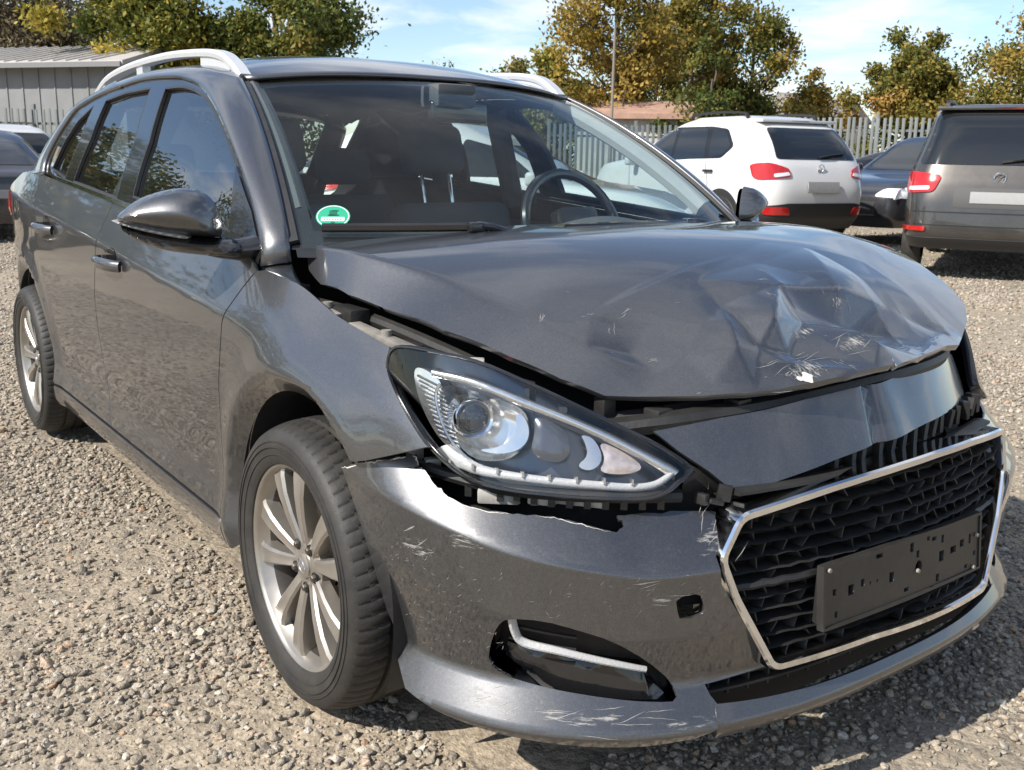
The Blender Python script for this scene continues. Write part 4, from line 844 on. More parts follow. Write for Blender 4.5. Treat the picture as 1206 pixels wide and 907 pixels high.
for fg_, br in ((FOG, BR), (lfog, BL)):
    rc = panel('fog_recess', F_bump, fg_, M_black, br, h=.02, off=-.055, flange=-.054, iso=ISO, ref=(0, 0, .45))
    P = np.array(fg_); mid = P[:, 1].mean(); sg = 1 if fg_ is FOG else -1
    lo = [(a * sg, z) for a, z in [(-1.03, .335), (-.90, .322), (-.75, .305), (-.62, .292), (-.56, .27), (-.58, .262), (-.7, .266), (-.85, .274), (-1.0, .289), (-1.04, .305)]]
    panel('fog_shelf', F_bump, lo, M_gloss, br, h=.02, off=-.030, flange=.025, iso=ISO, ref=(0, 0, .45), pillow=(.012, .02))
    led = np.array(TR['fog_led']) * np.array([sg, 1]); lc = np.array([(led[0] + led[1]) / 2, (led[2] + led[11]) / 2, (led[3] + led[10]) / 2, (led[4] + led[9]) / 2, (led[5] + led[8]) / 2, led[6]]); lc = crv(lc, 5); Xl = F_bump(lc[:, 0], lc[:, 1]); MB().tube(Xl * np.array((.985, .985, 1)), np.linspace(.0062, .0036, len(Xl)), 8, squash=(1, 1.5)).build('fog_light_strip', M_led, br)
    fin = MB()
    for k in range(3):
        pth = np.array([((-1.02 + .2 * t) * sg, .325 + .028 * k - .012 * t) for t in np.linspace(0, 1, 6)]); X = F_bump(pth[:, 0], pth[:, 1]); fin.tube(X * np.array((.97, .97, 1)), .004, 6)
    fin.build('fog_fin', M_black, br)
panel('tow_eye_cavity', F_bump, [(-.63, .42), (-.47, .42), (-.47, .49), (-.63, .49)], M_void, BR, h=.03, off=-.035, flange=0, iso=ISO, ref=(0, 0, .45))
# lower lip and lower intake
lipP = [(a, .243 - .012 * (1 - (a / .45) ** 2)) for a in np.linspace(-.45, .45, 15)] + [(a, .183 + .012 * (1 - (a / .45) ** 2)) for a in np.linspace(.45, -.45, 15)]
panel('bumper_lip', F_bump, lipP, M_paintf, CAR, h=.02, iso=ISO, flange=.03, off=.003, ref=(0, 0, .45))
li = MB()
for z, o in ((.252, -.02), (.270, -.03), (.288, -.035)):
    pth = np.array([(a, z) for a in np.linspace(-.5, .5, 24)]); X = F_bump(pth[:, 0], pth[:, 1] * 0 + .30); X[:, 2] = z; X[:, 0] += o; li.tube(X, .008, 6, squash=(.6, 2.2))
lgr = li.build('lower_intake', M_dusty, CAR)
for a in np.linspace(-.44, .44, 17):
    X = F_bump(np.float64(a), np.float64(.30)); MB().box((X[0] - .03, X[1], .262), (.035, .005, .05)).build('intake_rib', M_dusty, lgr)
MB().box((.74, 0, .24), (.06, .95, .16)).build('intake_backing', M_void, CAR, smooth=False)
# chrome frame
GP = np.array(TR['grille']); GP[7] = (.47, .515); GP[6] = (.437, .42); GP[5] = (.345, .278)
def fillet(P, r, n=5):
    P = np.array(P, float); out = []
    for i in range(len(P)):
        a, b_, c = P[i - 1], P[i], P[(i + 1) % len(P)]; u = (a - b_) / np.linalg.norm(a - b_); w = (c - b_) / np.linalg.norm(c - b_)
        rr = min(r, .4 * np.linalg.norm(a - b_), .4 * np.linalg.norm(c - b_)); p0, p1 = b_ + u * rr, b_ + w * rr
        for t in np.linspace(0, 1, n): out.append((1 - t) ** 2 * p0 + 2 * t * (1 - t) * b_ + t * t * p1)
    return np.array(out)
GF = densify(fillet(GP, .018), .02)
X = F_grille(GF[:, 0], GF[:, 1]); nx = np.tile(np.array([1., 0, .05]), (len(X), 1))
fr = sweep('grille_frame', X + np.array([.006, 0, 0]), [(-.009, -.055), (.009, -.055), (.009, .004), (.006, .009), (-.005, .009), (-.009, .0)], M_chrome, CAR, closed=True, normals=nx, angle=30)
# mesh of the grille: every bar and rib a piece of its own
gr = MB().box((.70, 0, .45), (.02, .80, .34)).build('radiator', mat('radiator_fins', (.035, .031, .027), .6, var=.4, vscale=160, bump=.8, bscale=300), CAR, smooth=False)
def ybounds(z):
    ys = []
    for i in range(len(GP)):
        a, b_ = GP[i], GP[(i + 1) % len(GP)]
        if (a[1] - z) * (b_[1] - z) < 0: ys.append(a[0] + (b_[0] - a[0]) * (z - a[1]) / (b_[1] - a[1]))
    return (min(ys), max(ys)) if len(ys) >= 2 else None
rows = np.arange(.300, .612, .0248); GG = empty('grille', (0, 0, 0)); GG.parent = CAR
bm_rib = None
for i, z in enumerate(rows):
    yb = ybounds(z + .004)
    if not yb: continue
    ys = np.linspace(yb[0] + .012, yb[1] - .012, 40); big = (i == 6)
    wob = .0016 * np.sin(ys * 118 + i * math.pi) + np.convolve(RNG.normal(0, .0022, len(ys) + 4), np.ones(5) / 5, 'valid'); X = F_grille(ys, np.full_like(ys, z)); X[:, 2] += wob; X[:, 0] += -.022 + (.006 if big else 0) + RNG.normal(0, .001, len(ys))
    t = .0080 if big else .0024
    sweep('grille_bar', X, [(-.020, -t), (.012, -t * .8), (.016, 0), (.012, t * .8), (-.020, t)], M_dusty, GG, up=(0, 0, 1))
    if i + 1 < len(rows):
        y0 = yb[0] + .03 + (.0 if i % 2 else .0265)
        while y0 < yb[1] - .02:
            if RNG.random() > .16:
                p = F_grille(np.float64(y0), np.float64(z + .0124)); rz = RNG.normal(0, .12)
                if bm_rib is None:
                    bm_rib = MB().box((0, 0, 0), (.028, .0030, .0245), bev=.0009).build('grille_rib', M_dusty, GG); o = bm_rib
                else: o = bm_rib.copy(); COL.objects.link(o); o.parent = GG
                o.location = (p[0] - .026, p[1] + RNG.normal(0, .0015), p[2]); o.rotation_euler = (.5 * (1 if i % 2 else -1) + RNG.normal(0, .15), RNG.normal(0, .15), rz)
            y0 += .046
# number plate carrier with its moulded holes
PC = np.array((.880, .008, .352))
def F_plate(a, b_): return np.stack([PC[0] - .09 * b_ + .0 * a - .055 * np.abs(np.asarray(a, float)) ** 1.6, PC[1] + a, PC[2] + b_ + .0 * a], -1)
def rc(u, v, w, h_): return [(-.262 + .524 * u - w / 2, .118 * v - h_ / 2), (-.262 + .524 * u + w / 2, .118 * v - h_ / 2), (-.262 + .524 * u + w / 2, .118 * v + h_ / 2), (-.262 + .524 * u - w / 2, .118 * v + h_ / 2)]
hl_ = [rc(.15, .5, .016, .020), rc(.215, .55, .010, .014), rc(.26, .5, .005, .006), rc(.30, .5, .005, .006), rc(.385, .47, .014, .020), rc(.715, .5, .018, .022), rc(.80, .53, .022, .014), rc(.865, .58, .016, .015), rc(.925, .6, .009, .020), rc(.07, .18, .008, .012), rc(.69, .14, .012, .016), rc(.66, .86, .016, .008), rc(.31, .9, .02, .008), rc(.965, .30, .010, .010), rc(.06, .55, .010, .012), rc(.51, .85, .012, .018), rc(.55, .70, .010, .014), rc(.62, .9, .010, .008), rc(.48, .16, .016, .008), rc(.9, .12, .012, .008), rc(.72, .80, .010, .016)]
hl_.append([(.030 + .012 * math.cos(a), .055 + .014 * math.sin(a)) for a in np.linspace(0, 6.28, 12, endpoint=False)])
M_plate = mat('plate_carrier_plastic', (.019, .018, .017), .42, col2=(.036, .034, .031), vscale=12, bump=.2)
pl = panel('number_plate_carrier', F_plate, [(-.262, 0), (.262, 0), (.262, .118), (-.262, .118)], M_plate, CAR, h=.02, holes=hl_, flange=.010, ref=(0, 0, .4))
pb = densify([(-.262, 0), (.262, 0), (.262, .118), (-.262, .118)], .02); X = F_plate(pb[:, 0], pb[:, 1]); sweep('carrier_edge', X, [(-.004, -.012), (.003, -.012), (.003, .003), (-.004, .003)], M_plate, pl, closed=True, normals=[(1, 0, .09)] * len(X))
MB().box((PC[0] - .028, .008, .411), (.012, .515, .108)).build('carrier_back', M_void, pl, smooth=False)
for u, v in ((.025, .94), (.97, .63), (.545, .42), (.95, .06)): p = F_plate(-.262 + .524 * u, .118 * v); MB().lathe([(.0001, .006), (.004, .006), (.005, .001)], 10, 'x', c=p).build('carrier_screw', M_raw, pl)
# cover panel between bonnet and grille
noseP = TR['nose'] + [(-.40, .606)] + TR['nose_bot'] + [(.40, .668), (.455, .69), (.468, .72), (.475, .752), (.40, .768), (.25, .772)] + TR['nose_top']
panel('nose_cover', F_nose, noseP, M_paintf, CAR, h=.012, flange=.010, ref=(0, 0, .3))
# black carrier between cover panel and chrome frame
br = MB(); X = np.array([F_nose(np.float64(y), np.float64(.625 + .05 * (y + .4) / .85)) + np.array((-.06, 0, -.005)) for y in np.linspace(-.44, .47, 24)])
br.tube(X, .020, 8, squash=(1.7, .9)); X2 = np.array([F_grille(np.float64(y), np.float64(.615 + .012 * (y + .4) / .85)) + np.array((-.030, 0, 0)) for y in np.linspace(-.40, .42, 24)]); br.tube(X2, .010, 6, squash=(.6, 2.0))
bk = br.build('upper_grille_carrier', M_dusty, CAR)
for y in np.linspace(-.14, .43, 15):
    q = F_grille(np.float64(y), np.float64(.625)); MB().box((q[0] - .060, y + RNG.normal(0, .005), .632 + .03 * (y + .4) / .85), (.03, .012, .040), rot=np.array(Matrix.Rotation(R(RNG.normal(0, 8)), 3, 'X'))).build('carrier_rib', M_dusty, bk)
# slam panel under the bonnet edge
sp = crv([(.575, -.535, .715), (.605, -.50, .722), (.655, -.42, .735), (.70, -.25, .748), (.725, -.05, .765), (.72, .15, .772), (.68, .32, .772), (.60, .48, .768)], 6)
sweep('slam_panel', sp, [(-.03, -.022), (.028, -.022), (.032, -.006), (.026, .006), (.004, .010), (-.002, .003), (-.02, .003), (-.03, .012)], M_dusty, CAR, angle=30)
for y, dx in ((-.46, .0), (-.30, .01), (-.12, .0), (.06, .01), (.22, 0)):
    i = np.argmin(abs(sp[:, 1] - y)); MB().box(sp[i] + np.array((-.01 + dx, 0, .006)), (.04, .022 + .03 * RNG.random(), .016), bev=.003).build('latch_bracket', M_dusty, CAR)
MB().box((.555, -.520, .735), (.03, .03, .05), bev=.004).build('lamp_bracket', M_dusty, CAR)
# engine bay, its shade given by black sheets and a block under the bonnet
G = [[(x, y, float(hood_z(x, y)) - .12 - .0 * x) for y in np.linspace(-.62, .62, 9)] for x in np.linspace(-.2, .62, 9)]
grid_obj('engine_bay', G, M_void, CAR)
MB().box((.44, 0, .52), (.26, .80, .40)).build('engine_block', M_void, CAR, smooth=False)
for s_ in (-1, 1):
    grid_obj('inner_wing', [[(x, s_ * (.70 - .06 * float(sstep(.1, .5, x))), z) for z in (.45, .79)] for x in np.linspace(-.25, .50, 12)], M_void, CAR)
for s in (-1, 1):
    led = MB()
    for a, b_, w in (((-.20, .775, .868), (-.02, .765, .846), .028), ((.02, .752, .834), (.24, .735, .812), .030), ((.25, .715, .80), (.34, .70, .792), .02)):
        a, b_ = np.array(a) * (1, s, 1), np.array(b_) * (1, s, 1); led.box((a + b_) / 2, (np.linalg.norm(b_ - a), w, .014), rot=rot_from(b_ - a, (0, 0, 1)).tolist(), bev=.003)
    led.build('wing_ledge', M_raw, CAR)
    hb = MB(); hb.box((-.235, s * .755, .868), (.05, .03, .05), bev=.006); hb.box((-.03, s * .735, .835), (.10, .05, .06), bev=.008); hb.box((.12, s * .70, .79), (.16, .07, .05), bev=.01); hb.tube(crv([(-.2, s * .73, .85), (-.05, s * .71, .845), (.1, s * .69, .83), (.3, s * .66, .80), (.45, s * .62, .76)], 6), .014, 8); hb.build('bonnet_hinge_gear', M_dusty, CAR)
    bl = MB(); bl.lathe([(.0001, .012), (.011, .012), (.012, .0)], 12, 'z', c=(-.075, s * .765, .86)); bl.lathe([(.0001, .012), (.011, .012), (.012, .0)], 12, 'z', c=(.14, s * .742, .828)); bl.build('wing_bolts', M_raw, CAR)
rd = MB().box((.40, -.655, .785), (.025, .02, .014), bev=.003).build('red_cap', M_red, CAR)
mz_ = MB()
for p, d in (((.36, -.672, .80), (.05, .03, .02)), ((.47, -.628, .765), (.04, .02, .02)), ((.53, -.60, .745), (.05, .015, .012))): mz_.box(p, d, bev=.004, rot=np.array(Matrix.Rotation(R(-35), 3, 'Z')))
mz_.build('broken_clips', M_grey, CAR)
# torn void below the lamp, with pale mounts showing
def lensp(px_th, z, inn_): p = F_lens(np.float64(px_th), np.float64(z)); return p * np.array((1 - inn_, 1 - inn_, 1))
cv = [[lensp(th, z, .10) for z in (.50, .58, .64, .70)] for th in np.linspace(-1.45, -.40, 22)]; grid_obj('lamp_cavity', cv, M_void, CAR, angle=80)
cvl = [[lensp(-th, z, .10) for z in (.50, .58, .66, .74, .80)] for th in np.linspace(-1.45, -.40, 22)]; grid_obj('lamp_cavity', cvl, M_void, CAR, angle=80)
for th, z, d, rz in ((-1.02, .597, (.03, .075, .028), -40), (-.90, .600, (.03, .05, .020), -50), (-.80, .604, (.02, .10, .026), -52), (-1.22, .625, (.02, .03, .035), -20), (-1.28, .645, (.02, .03, .03), -10)):
    MB().box(lensp(th, z, .045), d, rot=np.array(Matrix.Rotation(R(rz), 3, 'Z')), bev=.005).build('lamp_mount', M_grey, CAR)
und = MB(); pth = np.array([lensp(th, .612 + .02 * (abs(th) > 1.0) * (abs(th) - 1.0) * 3, .030) for th in np.linspace(-1.25, -.55, 24)]); und.tube(pth, .012, 8)
for th in np.linspace(-1.1, -.6, 12): und.box(lensp(th, .602, .035), (.02, .012, .022), rot=np.array(Matrix.Rotation(R(-45), 3, 'Z')))
und.build('lamp_underside', M_dusty, CAR)
for th, z, d_ in ((-.47, .600, (.02, .03, .008)), (-.44, .612, (.01, .025, .03)), (-.50, .606, (.025, .012, .02)), (-.52, .64, (.01, .03, .012))):
    MB().box(lensp(th, z, .03), d_, rot=np.array(Matrix.Rotation(R(RNG.uniform(-60, 10)), 3, 'Z')) @ np.array(Matrix.Rotation(R(RNG.uniform(-25, 25)), 3, 'X')), bev=.002).build('torn_bracket', M_dusty, CAR)
# scrapes and frayed white plastic on the bumper
sb = MB()
def cluster(n, a0, a1, z0, z1, L0, L1, w, ang=0, sp=.7):
    for _ in range(n): ribbon(sb, F_bump, squiggle((RNG.uniform(a0, a1), RNG.uniform(z0, z1)), RNG.uniform(L0, L1), ang + RNG.normal(0, sp), iso=ISO, wob=.06), w)
cluster(90, -1.42, -1.02, .29, .50, .004, .014, .00035, .5, .5); cluster(30, -1.0, -.5, .42, .50, .004, .014, .00035, .4, .5)
cluster(10, -1.12, -.98, .215, .262, .015, .05, .0006, .2, .2); cluster(14, -.95, -.55, .20, .25, .03, .10, .0005, .03, .1)
cluster(8, -.50, -.42, .50, .58, .015, .05, .0006, .7, .2); cluster(4, -1.35, -1.2, .47, .56, .02, .06, .0006, .2, .2); cluster(5, -.68, -.57, .44, .50, .03, .06, .0006, .05, .12)
M_scuff2 = scuff('scuffed_bumper_paint', (.38, .37, .355), (30, 30, 200), .49)
for a_, z_, ra, rz_ in ((-1.06, .245, .10, .024), (-.80, .235, .14, .018), (-.52, .222, .09, .016), (-.47, .545, .05, .035), (-1.14, .54, .06, .03), (-1.30, .50, .07, .03), (-.60, .455, .05, .02)):
    panel('scuff_mark', F_bump, [(a_ + ra * math.cos(a) * (1 + .25 * math.sin(3 * a + a_ * 9)), z_ + rz_ * math.sin(a) * (1 + .2 * math.cos(2 * a))) for a in np.linspace(0, 2 * math.pi, 22, endpoint=False)], M_scuff2, CAR, h=.010, iso=ISO, off=.0007, flange=0, ref=(0, 0, .45), rim=min(ra * .8, rz_))
sb.build('bumper_scratches', M_scr, CAR)['kind'] = 'stuff'
fr_ = MB(); ed_ = densify(np.array(TR['bump_r'][:6]) * np.array(ISO), .006)[:-30] / np.array(ISO); ed_ = resample(np.array(TR['bump_r'][:6]), 60) + RNG.normal(0, .0009, (60, 2)) + np.array([0, -.0022])
for a_, b_ in ((0, 14), (17, 33), (36, 48), (51, 60)): ribbon(fr_, F_bump, ed_[a_:b_], .0011)
ed2 = resample(np.array(TR['bump_r'][6:16]), 90) + RNG.normal(0, .0005, (90, 2)) + np.array([0, -.0014])
for a_, b_ in ((0, 22), (26, 50), (58, 88)): ribbon(fr_, F_bump, ed2[a_:b_], .0006)
fr_.build('frayed_edge', M_chip, CAR)['kind'] = 'stuff'
# -------- wheels: outer face towards -y, centre at the origin
def make_wheel():
    W = empty('wheel'); t = MB()
    prof = [(.222, -.002), (.226, -.010), (.232, -.014), (.240, -.017), (.246, -.0185), (.2465, -.0205), (.2485, -.0205), (.249, -.0192), (.262, -.0215), (.2625, -.024), (.266, -.024), (.2665, -.0215), (.274, -.0205), (.2745, -.0222), (.2765, -.0222), (.277, -.020), (.290, -.016), (.2985, -.008), (.3045, .004), (.3085, .016)]
    nb = 68; sub = 5; n = nb * sub; cols = list(prof)
    gro = [(.3115, .028, 0), (.3135, .040, 0), (.3145, .052, 0), (.3065, .054, 1), (.3065, .062, 1), (.3150, .064, 0), (.3160, .085, 0), (.3160, .096, 0), (.3075, .098, 1), (.3075, .108, 1), (.3160, .110, 0), (.3155, .135, 0), (.3070, .137, 1), (.3070, .146, 1), (.3145, .148, 0), (.3125, .175, 0), (.307, .19, 0), (.298, .202, 0), (.27, .212, 0), (.235, .208, 0), (.222, .198, 0)]
    allp = [(r, y, 2) for r, y in prof] + gro; m = len(allp); V = []
    for k in range(n):
        for (r, y, fl) in allp:
            dy = y - .1; sh = 0.0
            ph = (k + int(abs(dy) * 40)) % sub
            rr = r
            if fl == 0 and ph == 0 and .02 < y < .19: rr = r - (.0048 if (.02 < y < .053 or .147 < y) else .003)
            if fl == 2 and y > .0 and ph == 0: rr = r - .0032
            a = 2 * math.pi * k / n + (y - .1) * .35
            V.append((rr * math.cos(a), y, rr * math.sin(a)))
    Fc = [(k * m + i, ((k + 1) % n) * m + i, ((k + 1) % n) * m + i + 1, k * m + i + 1) for k in range(n) for i in range(m - 1)]
    tyre = mk('tyre', V, Fc, M_rub, W, angle=28)
    MB().lathe([(.196, .19), (.198, .12), (.190, .06), (.203, .026)], 64).build('rim_barrel', M_disc, W, angle=50)  # barrel in a darker material, so the gaps between spokes read as shaded
    rim = MB().lathe([(.203, .026), (.212, .012), (.216, .002), (.219, -.004), (.224, -.006), (.228, -.003), (.2285, .006), (.222, .014), (.222, .2)], 96)
    ro = rim.build('rim', M_rim, W, angle=50)
    # ten spokes, each a bevelled tapering bar that dives towards the hub
    for k in range(10):
        a = 2 * math.pi * (k + .5 * 0) / 10 + (.05 if k % 2 else -.05) + .16; er = np.array((math.cos(a), 0, math.sin(a))); et = np.array((-math.sin(a), 0, math.cos(a))); V = []
        for r, w, y, d in ((.042, .0135, .020, .03), (.070, .0130, .014, .03), (.115, .0155, .007, .034), (.160, .0195, .003, .036), (.198, .0245, .004, .036), (.217, .030, .008, .03)):
            for q, dy in ((-1, d), (-1.02, .006), (-.72, .0), (-.2, .0015), (.2, .0015), (.72, .0), (1.02, .006), (1, d)): V.append(er * r + et * w * q + np.array((0, y + dy, 0)))
        Fc = [(i * 8 + j, i * 8 + j + 1, (i + 1) * 8 + j + 1, (i + 1) * 8 + j) for i in range(5) for j in range(7)]
        mk('spoke', V, Fc, M_rim, ro, angle=32)
    MB().lathe([(.0001, .018), (.030, .018), (.052, .020), (.066, .028), (.068, .06)], 48).build('hub', M_rim, W)
    MB().lathe([(.0001, .0105), (.024, .0115), (.0285, .014), (.030, .02)], 32).build('centre_cap', M_rim, W)
    em = MB(); th = np.linspace(0, 2 * math.pi, 29); em.tube([(.018 * math.cos(q), .0105, .012 * math.sin(q)) for q in th], .0012, 5, cap=False)
    em.tube([(-.008, .0105, -.007), (-.004, .0105, .008)], .0012, 5); em.tube([(.004, .0105, -.008), (.008, .0105, .007)], .0012, 5); em.tube([(-.006, .0105, -.001), (.006, .0105, .001)], .0012, 5); em.build('cap_emblem', M_chrome, W)
    for k in range(5):
        a = 2 * math.pi * k / 5 + .3; c = (.050 * math.cos(a), 0, .050 * math.sin(a)); MB().lathe([(.0001, .010), (.006, .010), (.0085, .013), (.009, .022)], 6, c=c).build('wheel_bolt', M_disc, W)
        MB().lathe([(.0095, .0165), (.0125, .0165), (.013, .0215)], 14, c=c).build('bolt_seat', M_black, W)
    MB().lathe([(.06, .085), (.142, .085), (.142, .11), (.06, .11)], 48).build('brake_disc', M_disc, W)
    MB().box((.10, .095, .06), (.07, .07, .12), bev=.012).build('brake_caliper', M_disc, W)
    MB().lathe([(.0001, .13), (.20, .13)], 32).build('wheel_back', M_void, W)
    return W
WH = make_wheel(); WH.parent = CAR
for i, (x, y, rz, ry) in enumerate(((0, -.888, 0, .55), (-2.65, -.885, 0, .2), (0, .888, math.pi, 1.0), (-2.65, .885, math.pi, .4))):
    o = WH if i == 0 else copy_tree(WH, CAR); o.location = (x, y, .3165); o.rotation_euler = (0, ry, rz)
# ================================================================ ground: sandy gravel yard
def ground_material():
    m = bpy.data.materials.new('gravel_yard'); m.use_nodes = True; nt = m.node_tree; N = nt.nodes; L = nt.links; b = N['Principled BSDF']; b.inputs['Roughness'].default_value = .95; b.inputs['Specular IOR Level'].default_value = .2
    tc = N.new('ShaderNodeTexCoord')
    n1 = N.new('ShaderNodeTexNoise'); n1.inputs['Scale'].default_value = .55; n1.inputs['Detail'].default_value = 8; n1.inputs['Roughness'].default_value = .6; L.new(tc.outputs['Object'], n1.inputs['Vector'])
    r1 = ramp(N, [(.38, (.28, .24, .19)), (.52, (.33, .28, .215)), (.66, (.385, .32, .24))]); L.new(n1.outputs['Fac'], r1.inputs[0])
    v = N.new('ShaderNodeTexVoronoi'); v.inputs['Scale'].default_value = 26; L.new(tc.outputs['Object'], v.inputs['Vector'])
    s = N.new('ShaderNodeSeparateColor'); L.new(v.outputs['Color'], s.inputs[0])
    r2 = ramp(N, [(0, (.72, .72, .72)), (.5, (.95, .94, .92)), (1, (1.2, 1.18, 1.15))]); L.new(s.outputs[0], r2.inputs[0])
    n3 = N.new('ShaderNodeTexNoise'); n3.inputs['Scale'].default_value = 90; n3.inputs['Detail'].default_value = 5; L.new(tc.outputs['Object'], n3.inputs['Vector'])
    r3 = ramp(N, [(.3, (.6, .6, .6)), (.7, (1.25, 1.25, 1.25))]); L.new(n3.outputs['Fac'], r3.inputs[0])
    m1 = N.new('ShaderNodeMix'); m1.data_type = 'RGBA'; m1.blend_type = 'MULTIPLY'; m1.inputs[0].default_value = .75; L.new(r1.outputs[0], m1.inputs[6]); L.new(r2.outputs[0], m1.inputs[7])
    m2 = N.new('ShaderNodeMix'); m2.data_type = 'RGBA'; m2.blend_type = 'MULTIPLY'; m2.inputs[0].default_value = .8; L.new(m1.outputs[2], m2.inputs[6]); L.new(r3.outputs[0], m2.inputs[7])
    L.new(m2.outputs[2], b.inputs['Base Color'])
    h = N.new('ShaderNodeMath'); h.operation = 'MULTIPLY_ADD'; L.new(v.outputs['Distance'], h.inputs[0]); h.inputs[1].default_value = -1.0; L.new(n3.outputs['Fac'], h.inputs[2])
    bp = N.new('ShaderNodeBump'); bp.inputs['Strength'].default_value = .6; bp.inputs['Distance'].default_value = .012; L.new(h.outputs[0], bp.inputs['Height']); L.new(bp.outputs[0], b.inputs['Normal'])
    return m
M_ground = ground_material()
def gh(x, y):                                              # gentle unevenness, nothing near the wheels' footprint
    return .012 * np.sin(x * 1.7 + .6) * np.cos(y * 1.3) + .008 * np.sin(x * 3.9 - y * 2.7) - .012
gx = np.r_[-400, -150, -60, -30, -20, np.arange(-14, 6.01, .2), 12, 30, 80, 200, 400]; gy = np.r_[-400, -150, -60, -25, np.arange(-10, 14.01, .2), 20, 40, 90, 200, 400]
XX, YY = np.meshgrid(gx, gy, indexing='ij'); ZZ = np.where((np.abs(XX) < 16) & (np.abs(YY) < 16), gh(XX, YY), -.01)
gb = MB().grid(np.stack([XX, YY, ZZ], -1)); g = gb.build('ground', M_ground); g['kind'] = 'structure'
def vnoise(x, y, s, seed):
    r = np.random.default_rng(seed); T = r.random((64, 64)); u, v = x / s, y / s; i, j = np.floor(u).astype(int), np.floor(v).astype(int); fu, fv = u - i, v - j; fu = fu * fu * (3 - 2 * fu); fv = fv * fv * (3 - 2 * fv)
    g_ = lambda a, b_: T[a % 64, b_ % 64]
    return (g_(i, j) * (1 - fu) + g_(i + 1, j) * fu) * (1 - fv) + (g_(i, j + 1) * (1 - fu) + g_(i + 1, j + 1) * fu) * fv
def sand(x, y): return .6 * vnoise(x, y, 1.1, 3) + .28 * vnoise(x, y, .42, 4) + .12 * vnoise(x, y, .15, 5)
def stones():
    col = bpy.data.collections.new('gravel_pieces'); rr = np.random.default_rng(11)
    m = bpy.data.materials.new('gravel_stone'); m.use_nodes = True; N = m.node_tree.nodes; L = m.node_tree.links; b = N['Principled BSDF']; b.inputs['Roughness'].default_value = .88; b.inputs['Specular IOR Level'].default_value = .25
    oi = N.new('ShaderNodeObjectInfo'); r = ramp(N, [(0, (.19, .17, .145)), (.18, (.285, .25, .205)), (.42, (.37, .32, .255)), (.66, (.435, .375, .295)), (.80, (.385, .355, .31)), (.93, (.54, .485, .40)), (.975, (.42, .28, .18)), (1, (.62, .59, .54))]); L.new(oi.outputs['Random'], r.inputs[0])
    tc = N.new('ShaderNodeTexCoord'); n = N.new('ShaderNodeTexNoise'); n.inputs['Scale'].default_value = 2.5; n.inputs['Detail'].default_value = 7; L.new(tc.outputs['Object'], n.inputs['Vector'])
    q = ramp(N, [(.3, (.66, .65, .64)), (.72, (1.2, 1.18, 1.15))]); L.new(n.outputs['Fac'], q.inputs[0]); mx = N.new('ShaderNodeMix'); mx.data_type = 'RGBA'; mx.blend_type = 'MULTIPLY'; mx.inputs[0].default_value = 1; L.new(r.outputs[0], mx.inputs[6]); L.new(q.outputs[0], mx.inputs[7]); L.new(mx.outputs[2], b.inputs['Base Color'])
    bp = N.new('ShaderNodeBump'); bp.inputs['Strength'].default_value = .35; bp.inputs['Distance'].default_value = .08; L.new(n.outputs['Fac'], bp.inputs['Height']); L.new(bp.outputs[0], b.inputs['Normal'])
    for k in range(10):
        bm = bmesh.new(); P = rr.normal(size=(15, 3)); P /= np.linalg.norm(P, axis=1)[:, None]; P *= rr.uniform(.78, 1.05, (15, 1)); P *= np.array([1, rr.uniform(.6, .95), rr.uniform(.42, .75)])
        for p in P: bm.verts.new(p)
        bmesh.ops.convex_hull(bm, input=bm.verts); bmesh.ops.delete(bm, geom=[v for v in bm.verts if not v.link_faces], context='VERTS')
        bmesh.ops.bevel(bm, geom=list(bm.edges), offset=.09, segments=1, affect='EDGES', clamp_overlap=True)
        me = bpy.data.meshes.new('stone'); bm.to_mesh(me); bm.free(); me.materials.append(m); me.polygons.foreach_set('use_smooth', [True] * len(me.polygons)); me.set_sharp_from_angle(angle=R(50))
        col.objects.link(bpy.data.objects.new('stone', me))
    cam = np.array(CAM_POS); fw = np.array((-math.cos(YAW), math.sin(YAW))); rt = np.array((fw[1], -fw[0]))
    pts, siz = [], []
    for d0, d1, pitch, smin_, smax_ in ((1.2, 3.6, .0135, .0025, .0055), (1.2, 4.0, .0160, .0065, .0185), (4.0, 7.5, .026, .010, .021), (7.5, 13, .050, .015, .028), (13, 24, .11, .02, .035)):
        hw_ = .74 * d1 + .9; nd = int((d1 - d0) / pitch); nl = int(2 * hw_ / pitch)
        D, La = np.meshgrid(d0 + (np.arange(nd) + .5) * pitch, -hw_ + (np.arange(nl) + .5) * pitch); D = D.ravel() + rr.uniform(-.6, .6, D.size) * pitch; La = La.ravel() + rr.uniform(-.6, .6, La.size) * pitch
        k = np.abs(La) < .70 * D + .8; D, La = D[k], La[k]; P = cam[:2] + D[:, None] * fw + La[:, None] * rt
        under = (np.abs(P[:, 1]) < .72) & (P[:, 0] < .55) & (P[:, 0] > -3.3); P = P[~under]
        s_ = sand(P[:, 0], P[:, 1]); kp = rr.random(len(P)) < np.clip(1.0 - 5.0 * np.clip(s_ - .535, 0, 1), .32, 1); P = P[kp]
        z = smin_ + (smax_ - smin_) * rr.random(len(P)) ** 2.2 * np.clip(1.25 - 2.2 * np.clip(s_[kp] - .53, 0, 1), .5, 1); big = rr.random(len(P)) < .012; z[big] *= 1.7
        pts.append(np.c_[P, gh(P[:, 0], P[:, 1]) + z * rr.uniform(-.15, .38, len(P))]); siz.append(z)
    P = np.vstack(pts); S = np.concatenate(siz)
    for wx, wy in ((0, -.79), (-2.65, -.79), (0, .79), (-2.65, .79)):
        k = (np.abs(P[:, 0] - wx) < .09) & (np.abs(P[:, 1] - wy) < .11); P[k, 2] -= .014
    P[:, 2] = np.minimum(P[:, 2], .012)
    me = bpy.data.meshes.new('gravel'); me.from_pydata(P.tolist(), [], []); n = len(P)
